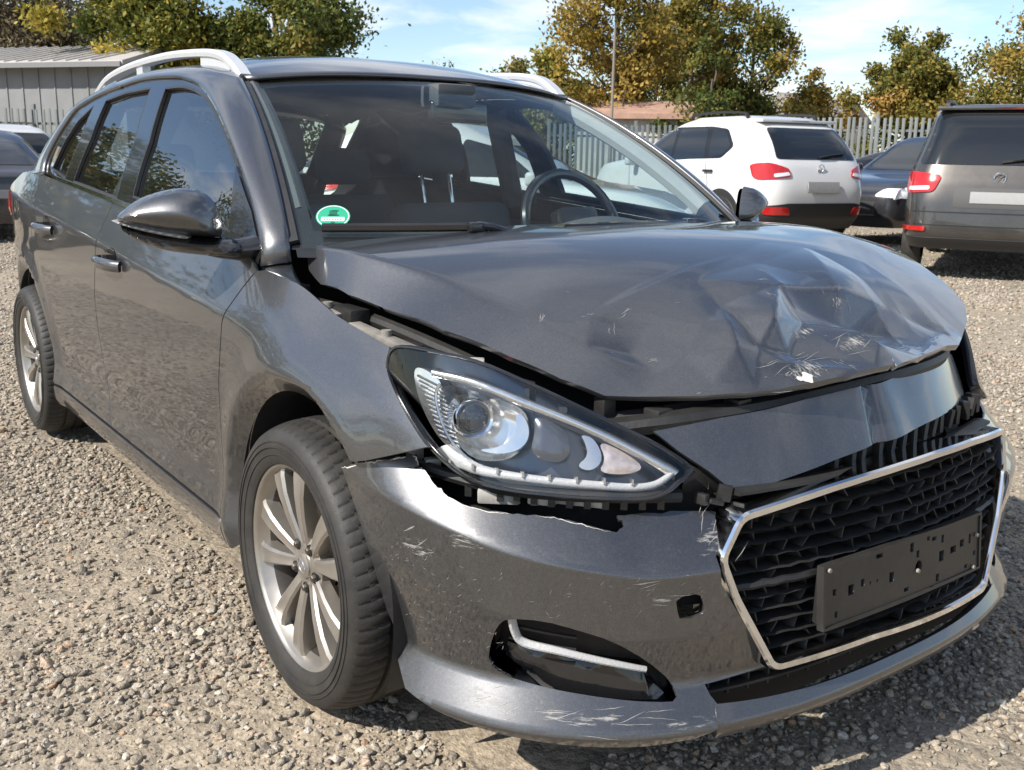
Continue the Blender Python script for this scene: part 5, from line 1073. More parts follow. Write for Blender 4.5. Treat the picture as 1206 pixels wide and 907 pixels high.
    for nm, tp, dat in (('size', 'FLOAT', S), ('turn', 'FLOAT_VECTOR', np.c_[rr.normal(0, .35, n), rr.normal(0, .35, n), rr.uniform(0, 6.283, n)].ravel())):
        a = me.attributes.new(nm, tp, 'POINT'); a.data.foreach_set('value' if tp == 'FLOAT' else 'vector', dat.astype(np.float32))
    a = me.attributes.new('pick', 'INT', 'POINT'); a.data.foreach_set('value', rr.integers(0, 10, n).astype(np.int32))
    o = bpy.data.objects.new('gravel', me); COL.objects.link(o); tag(o, 'loose beige and grey gravel stones covering the yard', 'gravel', kind='stuff')
    ng = bpy.data.node_groups.new('scatter_gravel', 'GeometryNodeTree'); ng.interface.new_socket('Geometry', in_out='INPUT', socket_type='NodeSocketGeometry'); ng.interface.new_socket('Geometry', in_out='OUTPUT', socket_type='NodeSocketGeometry')
    N = ng.nodes; L = ng.links; gi = N.new('NodeGroupInput'); go = N.new('NodeGroupOutput'); mp = N.new('GeometryNodeMeshToPoints'); iop = N.new('GeometryNodeInstanceOnPoints'); ci = N.new('GeometryNodeCollectionInfo'); ci.inputs['Collection'].default_value = col; ci.inputs['Separate Children'].default_value = True; ci.inputs['Reset Children'].default_value = True
    def at_(nm, tp):
        q = N.new('GeometryNodeInputNamedAttribute'); q.data_type = tp; q.inputs['Name'].default_value = nm; return q.outputs['Attribute']
    e2r = N.new('FunctionNodeEulerToRotation'); L.new(at_('turn', 'FLOAT_VECTOR'), e2r.inputs[0])
    L.new(gi.outputs[0], mp.inputs['Mesh']); L.new(mp.outputs[0], iop.inputs['Points']); L.new(ci.outputs[0], iop.inputs['Instance']); iop.inputs['Pick Instance'].default_value = True
    L.new(at_('pick', 'INT'), iop.inputs['Instance Index']); L.new(e2r.outputs[0], iop.inputs['Rotation']); L.new(at_('size', 'FLOAT'), iop.inputs['Scale']); L.new(iop.outputs[0], go.inputs[0])
    md = o.modifiers.new('scatter', 'NODES'); md.node_group = ng
    return n
NSTONES = stones()
# ================================================================ surroundings
FWD = np.array((-math.cos(YAW), math.sin(YAW))); RGT = np.array((FWD[1], -FWD[0])); C2 = np.array(CAM_POS[:2])
def spot(px, d): p = C2 + FWD * d + RGT * ((px - 603) / 1182.3 * d); return (float(p[0]), float(p[1]), 0.0)
def heading(deg): h = math.atan2(FWD[1], FWD[0]); return h - R(deg)        # degrees to the right of straight away
# ---------------------------------------------------------------- parked cars
def bgcar(name, label, loc, rz, col, spec, cat='car', group='parked cars in the yard', metal=.5):
    """body x forward; spec gives the side profile: zs, rear x, front x, half widths"""
    zs = np.array(spec['z']); xr, xf, hw = spl(zs, spec['xr']), spl(zs, spec['xf']), spl(zs, spec['hw']); n = spec.get('n', 6.0); nr = spec.get('nr', 4.0)
    mp = paint(name + '_paint', col, metal=metal, rough=.3, dust_amt=.08) if metal > 0 else paint(name + '_paint', col, metal=0, rough=.4, dust_amt=.05)
    E0 = empty(name, loc, rz, label, cat, group); rf = (float((xr(.9) + xf(.9)) / 2), 0, .8)
    def plan_y(x, z):
        c = (xf(z) + xr(z)) / 2; a = (xf(z) - xr(z)) / 2; t = np.clip(np.abs((x - c) / a), 0, .94); return hw(z) * (1 - t ** n) ** (1 / n)
    def FSd(s): return lambda x, z: np.stack([x + 0 * z, s * plan_y(x, z), z + 0 * x], -1)
    def FR(y, z):
        c = (xf(z) + xr(z)) / 2; a = (xf(z) - xr(z)) / 2; t = np.clip(np.abs(y / hw(z)), 0, .999); return np.stack([c - a * (1 - t ** n) ** (1 / n), y + 0 * z, z + 0 * y], -1)
    def FF(y, z):
        c = (xf(z) + xr(z)) / 2; a = (xf(z) - xr(z)) / 2; t = np.clip(np.abs(y / hw(z)), 0, .999); return np.stack([c + a * (1 - t ** n) ** (1 / n), y + 0 * z, z + 0 * y], -1)
    rowsz = np.r_[np.linspace(zs[0], zs[-1] - .12, 30), zs[-1] - .12 + .12 * np.sin(np.linspace(.15, math.pi / 2, 8))]
    th = np.linspace(0, 2 * math.pi, 121); cc, ss = np.cos(th), np.sin(th); G = []
    for z in rowsz:
        c = (xf(z) + xr(z)) / 2; a = (xf(z) - xr(z)) / 2; G.append(np.stack([c + a * np.sign(cc) * np.abs(cc) ** (2 / n), hw(z) * np.sign(ss) * np.abs(ss) ** (2 / n), np.full_like(th, z)], -1))
    z = zs[-1]; c = (xf(z) + xr(z)) / 2
    for k in (.8, .5, .2, .001):
        q = G[len(rowsz) - 1].copy(); q[:, 0] = c + (q[:, 0] - c) * k; q[:, 1] *= k; q[:, 2] = z + .035 * (1 - k * k); G.append(q)
    body = grid_obj('body', G, mp, E0, angle=50)
    mg = mat('parked_car_glass', (.012, .014, .016), .04, coat=.5); mb = mat('parked_car_black_trim', (.02, .02, .021), .55); mrd = mat('parked_car_red_lamp', (.42, .015, .015), .12, coat=.7); mw = mat('parked_car_clear_lamp', (.7, .7, .72), .15, coat=.7)
    def pan(nm, F, P, m, off=.005, h=.06, fl=.012, par=E0, rnd=1): return panel(nm, F, fillet(P, .05) if rnd else P, m, par, h=h, off=off, flange=fl, ref=rf)
    for s in (-1, 1):
        if 'surround' in spec: pan('window_surround', FSd(s), spec['surround'], mat('parked_car_gloss_black', (.012, .012, .013), .15), .0025)
        for P in spec['side_glass']: pan('side_window', FSd(s), P, mg)
        for P in spec.get('side_trim', []): pan('side_cladding', FSd(s), P, mb, rnd=0)
        for ln in spec.get('gaps', []):
            q = resample(np.array(ln, float), 16); sweep('door_gap', FSd(s)(q[:, 0], q[:, 1]), [(-.004, -.003), (.004, -.003), (.004, .002), (-.004, .002)], mb, E0, normals=[(0, s, .1)] * 16)
        for hx, hz in spec.get('handles', []):
            y = float(plan_y(hx, hz)); MB().box((hx, s * (y + .02), hz), (.19, .03, .03), bev=.01).build('door_handle', mp if spec.get('handle_body') else mb, E0)
        if 'rails' in spec:
            a, b_, zr, yr = spec['rails']; sweep('roof_rail', crv([(a, s * yr, zr - .05), (a - .1, s * yr, zr), ((a + b_) / 2, s * yr, zr + .02), (b_ + .1, s * yr, zr), (b_, s * yr, zr - .06)], 6), [(-.02, -.015), (.02, -.015), (.02, .012), (-.02, .012)], mb if spec.get('rail_black', True) else M_rail, E0)
        if 'mirror' in spec:
            x, z = spec['mirror']; y = float(plan_y(x, z)); pillow_box('door_mirror', (x, s * (y + .12), z), (.12, .20, .14), np.eye(3), mp, E0, .04)
        for P in spec.get('tail', []):
            pan('tail_lamp', FR, [(y * s, z) for y, z in P], mrd, .016, .04, .03)
        for P in spec.get('tail_white', []):
            pan('lamp_insert', FR, [(y * s, z) for y, z in P], mw, .022, .04, .01)
        for P in spec.get('tail_side', []): pan('tail_lamp_wing', FSd(s), P, mrd, .014, .04, .03)
        for P in spec.get('reflector', []): pan('rear_reflector', FR, [(y * s, z) for y, z in P], mrd, .022, .05, .01)
        for P in spec.get('head', []): pan('headlight', FF, [(y * s, z) for y, z in P], mw, .012, .05, .02)
        for P in spec.get('head_side', []): pan('headlight_wing', FSd(s), P, mw, .012, .05, .02)
    for nm, P, m, o_ in spec.get('rear', []): pan(nm, FR, P, m, o_, .06, .012, rnd=0 if 'plate' in nm or 'clad' in nm or 'under' in nm else 1)
    for nm, P, m, o_ in spec.get('front', []): pan(nm, FF, P, m, o_, .06, .012)
    wr = spec.get('wheel_r', .34)
    for s in (-1, 1):
        for x in spec['axles']:
            y = float(plan_y(x, .45)); arcp = [(x + (wr + .055) * math.cos(a), wr + .01 + (wr + .055) * math.sin(a)) for a in np.linspace(-.25, math.pi + .25, 24)]
            panel('wheel_arch', FSd(s), arcp, mb, E0, h=.08, off=.006, flange=.01, ref=rf)
            W = MB().lathe([(wr * .62, -.02), (wr * .70, -.012), (wr * .93, -.016), (wr, .01), (wr, .17), (wr * .6, .18)], 40); wo = W.build('wheel', M_rub, E0, angle=50)
            rm = MB().lathe([(wr * .56, .05), (wr * .62, .0), (wr * .68, -.012), (wr * .70, -.004)], 40); rm.lathe([(.001, .005), (.06, .008), (.075, .03)], 20)
            for k in range(5):
                a = 2 * math.pi * k / 5 + .3; q = np.array(Matrix.Rotation(-a, 3, 'Y')); rm.box(q @ np.array((wr * .36, .012, 0)), (wr * .55, .03, .075), rot=q, bev=.008)
            rm.build('rim', M_rim if spec.get('rim_light', True) else M_disc, wo); MB().lathe([(.001, .07), (wr * .6, .07)], 24).build('wheel_dark', M_void, wo)
            wo.location = (x, s * (y + .0), wr); wo.rotation_euler.z = 0 if s < 0 else math.pi
    return E0, dict(FR=FR, FF=FF, FS=FSd, paint=mp, pan=pan, body=body, xr=xr, xf=xf, hw=hw, rf=rf)
mg_ = mat('parked_car_glass', (.012, .014, .016), .04, coat=.5); mb_ = mat('parked_car_black_trim', (.02, .02, .021), .55)
M_pl = mat('blank_white_plate', (.27, .27, .265), .45, var=.05)
SUV = dict(surround=[(.68, 1.06), (.32, 1.42), (0, 1.485), (-.78, 1.485), (-1.14, 1.45), (-1.38, 1.24), (-1.2, 1.10)], z=[.30, .45, .70, .98, 1.12, 1.35, 1.52, 1.60], xr=[-2.05, -2.16, -2.19, -2.12, -2.05, -1.86, -1.62, -1.35], xf=[2.05, 2.15, 2.15, 1.95, 1.05, .55, .1, -.2], hw=[.86, .90, .91, .90, .86, .76, .68, .58], n=7,
    side_glass=[[(.62, 1.08), (.30, 1.40), (-.02, 1.46), (-.10, 1.07)], [(-.16, 1.07), (-.10, 1.46), (-.72, 1.46), (-.85, 1.10)], [(-.93, 1.11), (-.82, 1.45), (-1.12, 1.42), (-1.32, 1.24), (-1.20, 1.14)]],
    side_trim=[[(1.9, .32), (-1.95, .32), (-1.95, .42), (1.9, .42)]], gaps=[[(-.12, 1.05), (-.15, .6), (-.12, .42)], [(-.9, 1.08), (-1.0, .8), (-.9, .6)], [(.9, 1.0), (.85, .42)]], handles=[(-.3, .93), (-1.0, .95)],
    rails=(-.15, -1.35, 1.64, .58), mirror=(.70, 1.06), axles=(1.30, -1.28), tail=[[(.50, .90), (.855, .86), (.855, 1.04), (.76, 1.06), (.52, .99)]], tail_white=[[(.52, .915), (.72, .89), (.72, .93), (.54, .95)]], reflector=[[(.50, .47), (.80, .47), (.80, .56), (.55, .56)]],
    rear=[('rear_window', [(-.66, 1.10), (.66, 1.10), (.58, 1.46), (-.58, 1.46)], mg_, .006), ('rear_bumper_cladding', [(-.88, .30), (.88, .30), (.88, .56), (.55, .60), (-.55, .60), (-.88, .56)], mb_, .012), ('number_plate', [(-.26, .72), (.26, .72), (.26, .84), (-.26, .84)], M_pl, .03)])
E1, k1 = bgcar('parked_suv', 'white suv seen from its rear left, right of the wrecked car', spot(833, 15.35), heading(-27), (.62, .62, .61), SUV, metal=0); E1.scale = (1.03, 1.03, 1.11)
# spoiler, badge, wiper of the white suv
def rearbits(E, k, zsp, ysp, badge_z, wz, dark=False, xo=0):
    xr = float(k['xr'](zsp)); MB().box((xr - .02 + xo, 0, zsp), (.22, ysp * 2, .035), bev=.015).build('roof_spoiler', k['paint'], E)
    MB().box((xr - .125 + xo, 0, zsp), (.01, .3, .015)).build('brake_light', mat('parked_car_red_lamp', (.42, .015, .015), .12), E)
    p = k['FR'](np.float64(0), np.float64(badge_z)); b = MB(); b.tube([(p[0] - .012, .055 * math.cos(a), badge_z + .055 * math.sin(a)) for a in np.linspace(0, 6.283, 25)], .006, 6, cap=False)
    b.tube([(p[0] - .012, -.03, badge_z + .035), (p[0] - .012, 0, badge_z - .0), (p[0] - .012, .03, badge_z + .035)], .005, 5); b.tube([(p[0] - .012, -.035, badge_z + .0), (p[0] - .012, -.015, badge_z - .042), (p[0] - .012, 0, badge_z - .005), (p[0] - .012, .015, badge_z - .042), (p[0] - .012, .035, badge_z)], .005, 5); b.build('badge', M_chrome, E)
    q = k['FR'](np.float64(0), np.float64(wz)); w = MB(); w.tube([(q[0] - .02, 0, wz), (q[0] - .02, -.2, wz + .03), (q[0] + .005, -.42, wz + .05)], .014, 6); w.build('rear_wiper', M_gloss, E)
rearbits(E1, k1, 1.545, .62, .99, 1.12)
VAN = dict(z=[.32, .48, .75, 1.0, 1.10, 1.48, 1.74, 1.82], xr=[-2.28, -2.38, -2.36, -2.30, -2.26, -2.10, -1.92, -1.7], xf=[2.2, 2.3, 2.25, 2.0, 1.5, .8, .2, -.2], hw=[.88, .94, .945, .94, .92, .80, .72, .62], n=8,
    side_glass=[[(.9, 1.1), (.5, 1.48), (-.1, 1.66), (-.1, 1.1)], [(-.18, 1.1), (-.18, 1.66), (-1.0, 1.66), (-1.05, 1.1)], [(-1.15, 1.1), (-1.1, 1.66), (-1.75, 1.62), (-1.95, 1.14)]], gaps=[[(-.14, 1.05), (-.14, .4)], [(-1.1, 1.05), (-1.2, .6)]], handles=[(-.3, .98), (-1.15, .98)],
    rails=(-.2, -1.7, 1.865, .62), rail_black=True, mirror=(1.0, 1.15), axles=(1.45, -1.40), wheel_r=.345,
    tail=[[(.62, .905), (.905, .885), (.905, 1.09), (.85, 1.115), (.55, 1.075)]], tail_white=[[(.66, .925), (.86, .915), (.86, .955), (.66, .965)]], reflector=[[(.66, .50), (.90, .50), (.90, .545), (.66, .545)]],
    rear=[('rear_window', [(-.80, 1.19), (.80, 1.19), (.68, 1.71), (-.68, 1.71)], mg_, .006), ('bumper_underside', [(-.92, .32), (.92, .32), (.92, .435), (-.92, .435)], mb_, .010), ('number_plate', [(-.26, .80), (.26, .80), (.26, .915), (-.26, .915)], M_pl, .010)])
E2, k2 = bgcar('parked_van', 'dark grey people carrier showing its tail at the right edge of the picture', spot(1168, 12.6), heading(27), (.060, .055, .050), VAN, metal=.6)
rearbits(E2, k2, 1.775, .70, 1.06, 1.22)
mb2 = mat('dark_panel_line', (.01, .01, .01), .6)
for z, w in ((.70, .86), (.565, .90)):
    ys = np.linspace(-w, w, 30); X = k2['FR'](ys, np.full(30, z)); sweep('tailgate_gap', X, [(-.006, -.003), (.006, -.003), (.006, .003), (-.006, .003)], mb2, E2, normals=[(-1, 0, 0)] * 30)
k2['pan']('plate_recess', k2['FR'], [(-.45, .75), (.42, .75), (.42, .955), (-.50, .955)], mat('van_recess', (.05, .05, .048), .5), .003)
tx = bpy.data.curves.new('model_letters', 'FONT')
SEDAN = dict(z=[.22, .38, .62, .82, .92, 1.15, 1.34, 1.42], xr=[-2.2, -2.28, -2.28, -2.24, -2.0, -1.5, -1.0, -.7], xf=[2.2, 2.25, 2.22, 1.8, 1.05, .55, .15, -.1], hw=[.83, .88, .885, .88, .86, .74, .64, .54], n=7,
    side_glass=[[(.75, .95), (.35, 1.22), (-.05, 1.29), (-.12, .95)], [(-.2, .95), (-.14, 1.29), (-.8, 1.27), (-.98, .97)], [(-1.08, .98), (-.92, 1.25), (-1.12, 1.2), (-1.45, 1.02)]], gaps=[[(-.15, .92), (-.2, .3)], [(-1.02, .95), (-1.1, .6)], [(.95, .9), (.9, .3)]], handles=[(-.32, .80), (-1.12, .82)],
    mirror=(.75, .98), axles=(1.38, -1.32), wheel_r=.32, tail=[[(.52, .72), (.87, .70), (.87, .84), (.80, .88), (.56, .82)]], tail_side=[[(-2.24, .70), (-1.95, .76), (-1.95, .84), (-2.2, .87)]], head=[[(.45, .62), (.86, .60), (.86, .72), (.55, .72)]], head_side=[[(2.2, .58), (1.75, .66), (1.70, .75), (2.1, .72)]],
    rear=[('rear_window', [(-.60, .97), (.60, .97), (.52, 1.28), (-.52, 1.28)], mg_, .006), ('number_plate', [(-.26, .55), (.26, .55), (.26, .66), (-.26, .66)], M_pl, .012)], front=[('windscreen', [(-.64, .96), (.64, .96), (.56, 1.30), (-.56, 1.30)], mg_, .006), ('front_grille', [(-.45, .42), (.45, .42), (.5, .56), (-.5, .56)], mb_, .008)])
E3, k3 = bgcar('parked_saloon', 'black saloon car with a damaged front wing between the white suv and the people carrier', spot(1078, 17.0), heading(-128), (.016, .017, .022), SEDAN, metal=.3); E3.scale = (1, 1, 1.14)
E4, k4 = bgcar('parked_saloon', 'blue grey saloon behind the black car, near the fence', spot(1010, 22.5), heading(-70), (.16, .20, .25), SEDAN, metal=.5)
E5, k5 = bgcar('parked_saloon', 'black saloon with red tail lamps at the left edge of the picture', spot(-30, 15.0), heading(-35), (.018, .019, .024), SEDAN, metal=.3)
E6, k6 = bgcar('parked_suv', 'black suv at the left edge, standing behind the saloon with red lamps', spot(-20, 19.5), heading(-50), (.014, .014, .016), SUV, metal=.3)
HATCH = dict(SEDAN); HATCH.update(xr=[-1.9, -1.98, -1.98, -1.95, -1.9, -1.75, -1.45, -1.1], z=[.22, .38, .62, .86, .96, 1.2, 1.40, 1.50], side_glass=[[(.75, .99), (.35, 1.26), (-.05, 1.36), (-.12, .99)], [(-.2, .99), (-.14, 1.36), (-.8, 1.35), (-.98, 1.01)], [(-1.08, 1.02), (-.92, 1.33), (-1.2, 1.3), (-1.5, 1.08)]], axles=(1.38, -1.2), tail=[[(.60, .85), (.87, .80), (.87, 1.0), (.70, 1.02)]], tail_side=[], rear=[('rear_window', [(-.60, 1.05), (.60, 1.05), (.52, 1.35), (-.52, 1.35)], mg_, .006), ('number_plate', [(-.26, .62), (.26, .62), (.26, .73), (-.26, .73)], M_pl, .012)])
E7, k7 = bgcar('parked_hatchback', 'white hatchback seen through the windscreen of the wrecked car', spot(575, 11.0), heading(108), (.60, .61, .60), HATCH, metal=0)
E8, k8 = bgcar('parked_hatchback', 'silver hatchback seen through the cabin of the wrecked car, farther off', spot(440, 15.5), heading(-60), (.42, .44, .45), HATCH, metal=.6)
for o in list(E8.children) + list(E7.children): pass
bpy.data.curves.remove(tx)
# cars and trees that only the paint reflects, standing on the near side of the yard
for i, (x, y, a, sp_, c) in enumerate(((-12.5, -3.4, 60, SUV, (.05, .05, .055)), (-15.5, -6.5, 62, SEDAN, (.03, .035, .06)), (-9.0, -7.5, 70, HATCH, (.10, .10, .11)), (-19, -1.8, 60, VAN, (.06, .05, .05)))):
    bgcar('parked_car', ('dark grey suv', 'dark blue saloon', 'grey hatchback', 'brown people carrier')[i] + ' parked outside the view, mirrored in the doors', (x, y, 0), R(a), c, sp_, metal=.3)
# ---------------------------------------------------------------- trees
def leafmat(name, pal):
    m = bpy.data.materials.new(name); m.use_nodes = True; N = m.node_tree.nodes; L = m.node_tree.links; b = N['Principled BSDF']; out = N['Material Output']
    a = N.new('ShaderNodeAttribute'); a.attribute_name = 'tint'; r = ramp(N, pal); L.new(a.outputs['Fac'], r.inputs[0]); L.new(r.outputs[0], b.inputs['Base Color']); b.inputs['Roughness'].default_value = .6; b.inputs['Specular IOR Level'].default_value = .25
    t = N.new('ShaderNodeBsdfTranslucent'); L.new(r.outputs[0], t.inputs[0]); mx = N.new('ShaderNodeMixShader'); mx.inputs[0].default_value = .32; L.new(b.outputs[0], mx.inputs[1]); L.new(t.outputs[0], mx.inputs[2]); L.new(mx.outputs[0], out.inputs[0]); return m
LM = {'green': leafmat('leaves_green_yellow', [(0, (.07, .095, .02)), (.4, (.17, .17, .03)), (.7, (.34, .28, .045)), (1, (.46, .34, .06))]),
      'dark': leafmat('leaves_dark_green', [(0, (.05, .08, .02)), (.5, (.12, .14, .03)), (.85, (.26, .22, .045)), (1, (.34, .2, .05))]),
      'orange': leafmat('leaves_orange', [(0, (.10, .095, .02)), (.35, (.22, .17, .03)), (.7, (.36, .23, .045)), (1, (.44, .31, .08))]),
      'mixed': leafmat('leaves_mixed_autumn', [(0, (.06, .08, .02)), (.4, (.15, .15, .03)), (.7, (.32, .23, .045)), (1, (.42, .25, .08))]),
      'brown': leafmat('leaves_brown', [(0, (.10, .08, .045)), (.5, (.20, .16, .09)), (1, (.34, .27, .17))])}
M_bark = mat('tree_bark', (.13, .11, .09), .9, var=.35, vscale=12, bump=.6, bscale=25, bdist=.03)
def tree(label, loc, h, rx, kind, seed, nleaf=9000, base=.28, leaf=.12, dens=.55, group='trees beyond the yard', sparse=1.0, name='tree'):
    r = np.random.default_rng(seed); T = empty(name, loc, 0, label, 'tree', group); tr = MB(); zc = h * (base + (1 - base) * .5); rzv = h * (1 - base) * .52
    n = int(46 * sparse) + 14; U = r.normal(size=(n, 3)); U /= np.linalg.norm(U, axis=1)[:, None]; rad = r.uniform(.25, 1, n) ** .45
    wob = 1 + .25 * np.sin(U[:, 0] * 3 + seed) + .18 * r.normal(size=n); Cc = U * rad[:, None] * np.array([rx, rx, rzv]) * wob[:, None]; Cc[:, 0:2] *= (1.12 - .45 * np.clip(Cc[:, 2:3] / rzv, -.2, 1)); Cc[:, 2] += zc
    Cc = Cc[Cc[:, 2] > h * base * .75]
    top = np.array([r.normal(0, .15), r.normal(0, .15), h * .86]); tp = crv([(0, 0, -.1), (r.normal(0, .06), r.normal(0, .06), h * .3), (top[0] * .6, top[1] * .6, h * .6), top], 5)
    tr.tube(tp, np.linspace(h * .022, h * .004, len(tp)), 8)
    for c in Cc[::2]:
        z0 = np.clip(c[2] - .35 * math.hypot(c[0], c[1]) - .3 - r.uniform(0, .5), h * base * .7, h * .8); i = np.argmin(abs(tp[:, 2] - z0)); a = tp[i]; m_ = (a + c) / 2 + np.array([0, 0, -.12]) + r.normal(0, .1, 3); tr.tube(crv([a, m_, c], 4), np.linspace(h * .0075, h * .0015, 9), 5, cap=False)
    tr.build('trunk', M_bark, T)
    k = r.integers(0, len(Cc), nleaf); sz = r.uniform(.45, 1.0, len(Cc)) * rx * .36 * dens / .55; P = Cc[k] + r.normal(size=(nleaf, 3)) * sz[k][:, None] * np.array([.62, .62, .5])
    A = r.normal(size=(nleaf, 3)); A /= np.linalg.norm(A, axis=1)[:, None]; B = np.cross(A, r.normal(size=(nleaf, 3))); B /= np.linalg.norm(B, axis=1)[:, None]; s_ = leaf * r.uniform(.6, 1.25, (nleaf, 1))
    V = np.stack([P - A * s_ * .62, P - B * s_ * .34 + A * s_ * .05, P + A * s_ * .62, P + B * s_ * .34 + A * s_ * .05], 1).reshape(-1, 3)
    me = bpy.data.meshes.new('crown'); me.vertices.add(len(V)); me.vertices.foreach_set('co', V.astype(np.float32).ravel()); me.loops.add(nleaf * 4); me.loops.foreach_set('vertex_index', np.arange(nleaf * 4, dtype=np.int32)); me.polygons.add(nleaf); me.polygons.foreach_set('loop_start', np.arange(0, nleaf * 4, 4, dtype=np.int32)); me.polygons.foreach_set('loop_total', np.full(nleaf, 4, np.int32)); me.update(calc_edges=True)
    tint = np.clip(r.normal(.45, .2, len(Cc))[k] + r.normal(0, .2, nleaf), 0, 1); at_ = me.attributes.new('tint', 'FLOAT', 'FACE'); at_.data.foreach_set('value', tint.astype(np.float32)); me.materials.append(LM[kind])
    o = bpy.data.objects.new('crown', me); COL.objects.link(o); o.parent = T; return T
tree('brown leaved tree behind the grey shed, at the far left', spot(15, 44), 8.6, 3.0, 'brown', 1, 26000, .2, leaf=.16)
tree('dull brown tree behind the grey shed roof, second from the left edge', spot(80, 46), 8.4, 2.4, 'brown', 2, 24000, .2, leaf=.16)
tree('yellow green tree above the end of the shed', spot(196, 33), 8.8, 2.0, 'green', 3, 38000, .12, leaf=.15)
tree('dark green tree above the front of the roof rail', spot(335, 34), 8.8, 2.1, 'dark', 4, 36000, .15, leaf=.15)
tree('small bare topped shrub beside the far roof rail', spot(516, 46), 5.6, .8, 'mixed', 5, 1500, .3, name='shrub')
tree('low autumn bush left of the orange tree', spot(590, 52), 5.2, 2.0, 'mixed', 6, 14000, .2, leaf=.17, name='shrub')
tree('green bush under the orange tree', spot(655, 42), 5.4, 1.5, 'green', 7, 16000, .15, leaf=.17, name='shrub')
tree('tall orange tree with a slim trunk above the brown roofed hut', spot(712, 36), 8.2, 1.7, 'orange', 8, 16000, .30, sparse=1.6, leaf=.14)
tree('green and brown tree right of the orange one, thin in its top', spot(800, 40), 7.6, 1.6, 'mixed', 9, 15000, .22, sparse=1.5, leaf=.15)
tree('olive tree behind the white suv', spot(868, 41), 7.4, 1.8, 'mixed', 10, 19000, .22, sparse=1.3, leaf=.15)
tree('yellow green tree between the orange tree and the olive tree', spot(760, 43), 7.0, 1.8, 'green', 31, 14000, .15, leaf=.16)
tree('pale autumn bush in front of the far houses', spot(930, 44), 4.6, 1.4, 'orange', 32, 8000, .12, leaf=.15, name='shrub')
tree('dark shrub by the brown roofed hut', spot(815, 33), 4.3, 1.1, 'dark', 21, 5000, .1, name='shrub')
tree('rounded brown green tree standing alone above the fence', spot(1050, 46), 6.7, 1.9, 'mixed', 11, 26000, .15, dens=.5, leaf=.17)
tree('yellow brown tree above the people carrier at the right edge', spot(1190, 42), 7.4, 2.5, 'mixed', 12, 24000, .15, sparse=1.2, leaf=.16)
for i, (x, y, h_, k_) in enumerate(((-24, -5.5, 7.0, 'dark'), (-22, -13, 8.5, 'green'), (-10, -17, 7, 'mixed'), (-29, -9, 7.5, 'dark'), (4, -34, 7, 'green'), (20, -30, 7, 'dark'), (34, -12, 7, 'mixed'), (36, 6, 7, 'dark'))):
    tree('tree number %s of the row outside the view' % ('one', 'two', 'three', 'four', 'five', 'six', 'seven', 'eight')[i], (x, y, 0), h_, 2.4, k_, 40 + i, 5000, .15, leaf=.22, group='trees behind the camera')
# ---------------------------------------------------------------- buildings, fences, mast
def frame_at(px0, d0, px1, d1):
    a, b = np.array(spot(px0, d0)[:2]), np.array(spot(px1, d1)[:2]); u = (b - a) / np.linalg.norm(b - a); return a, u, np.linalg.norm(b - a), math.atan2(u[1], u[0])
M_wall = mat('grey_shed_sheeting', (.21, .215, .22), .6, var=.12, vscale=1.2); M_roofm = mat('pale_metal_roof', (.52, .49, .46), .5, metal=.2, var=.12, vscale=2); M_rust = mat('brown_tiled_roof', (.36, .22, .16), .8, var=.25, vscale=3)
a, u, Ln, az = frame_at(-120, 33, 158, 30); shed = empty('shed', (float(a[0]), float(a[1]), 0), az, 'long grey metal shed with a pale sheet roof at the left', 'shed')
MB().box((Ln / 2, 3, 1.85), (Ln, 6, 3.7)).build('shed_wall', M_wall, shed, smooth=False)
for i in range(int(Ln / .6)): MB().box((.3 + i * .6, -.012, 1.85), (.05, .03, 3.66)).build('wall_rib', M_wall, shed, smooth=False)
rp = [(-.3, -.45, 3.66), (Ln + .35, -.45, 3.66), (Ln - .4, 2.8, 4.42), (-.3, 2.8, 4.42), (-.3, 6.4, 3.66), (Ln + .35, 6.4, 3.66)]
mk('shed_roof', rp + [(x, y, z - .12) for x, y, z in rp], [(0, 1, 2, 3), (3, 2, 5, 4), (6, 7, 1, 0), (1, 7, 8, 2), (7, 6, 9, 8), (9, 10, 11, 8), (2, 8, 11, 5)], M_roofm, shed, smooth=False)
for i in range(int(Ln / .45)):
    x = .1 + i * .45; MB().tube([(x, -.45, 3.68), (x - .0, 2.78, 4.435)], .025, 4).build('roof_rib', M_roofm, shed)
MB().box((Ln / 2, -.46, 3.56), (Ln + .6, .10, .14)).build('gutter', mat('gutter_grey', (.2, .2, .2), .5), shed, smooth=False)
a, u, Ln, az = frame_at(672, 34, 806, 33); hut = empty('hut', (float(a[0]), float(a[1]), 0), az, 'low hut with a brown roof under the orange tree', 'hut')
MB().box((Ln / 2, 2, 1.3), (Ln, 4, 2.6)).build('hut_wall', mat('hut_render', (.45, .43, .39), .9, var=.15, vscale=2), hut, smooth=False)
rp = [(-.3, -.35, 2.62), (Ln + .3, -.35, 2.62), (Ln + .1, 2, 3.12), (-.1, 2, 3.12), (-.3, 4.3, 2.6), (Ln + .3, 4.3, 2.6)]
mk('hut_roof', rp + [(x, y, z - .16) for x, y, z in rp], [(0, 1, 2, 3), (3, 2, 5, 4), (6, 7, 1, 0), (1, 7, 8, 2), (7, 6, 9, 8), (2, 8, 11, 5), (9, 10, 11, 8)], M_rust, hut, smooth=False)
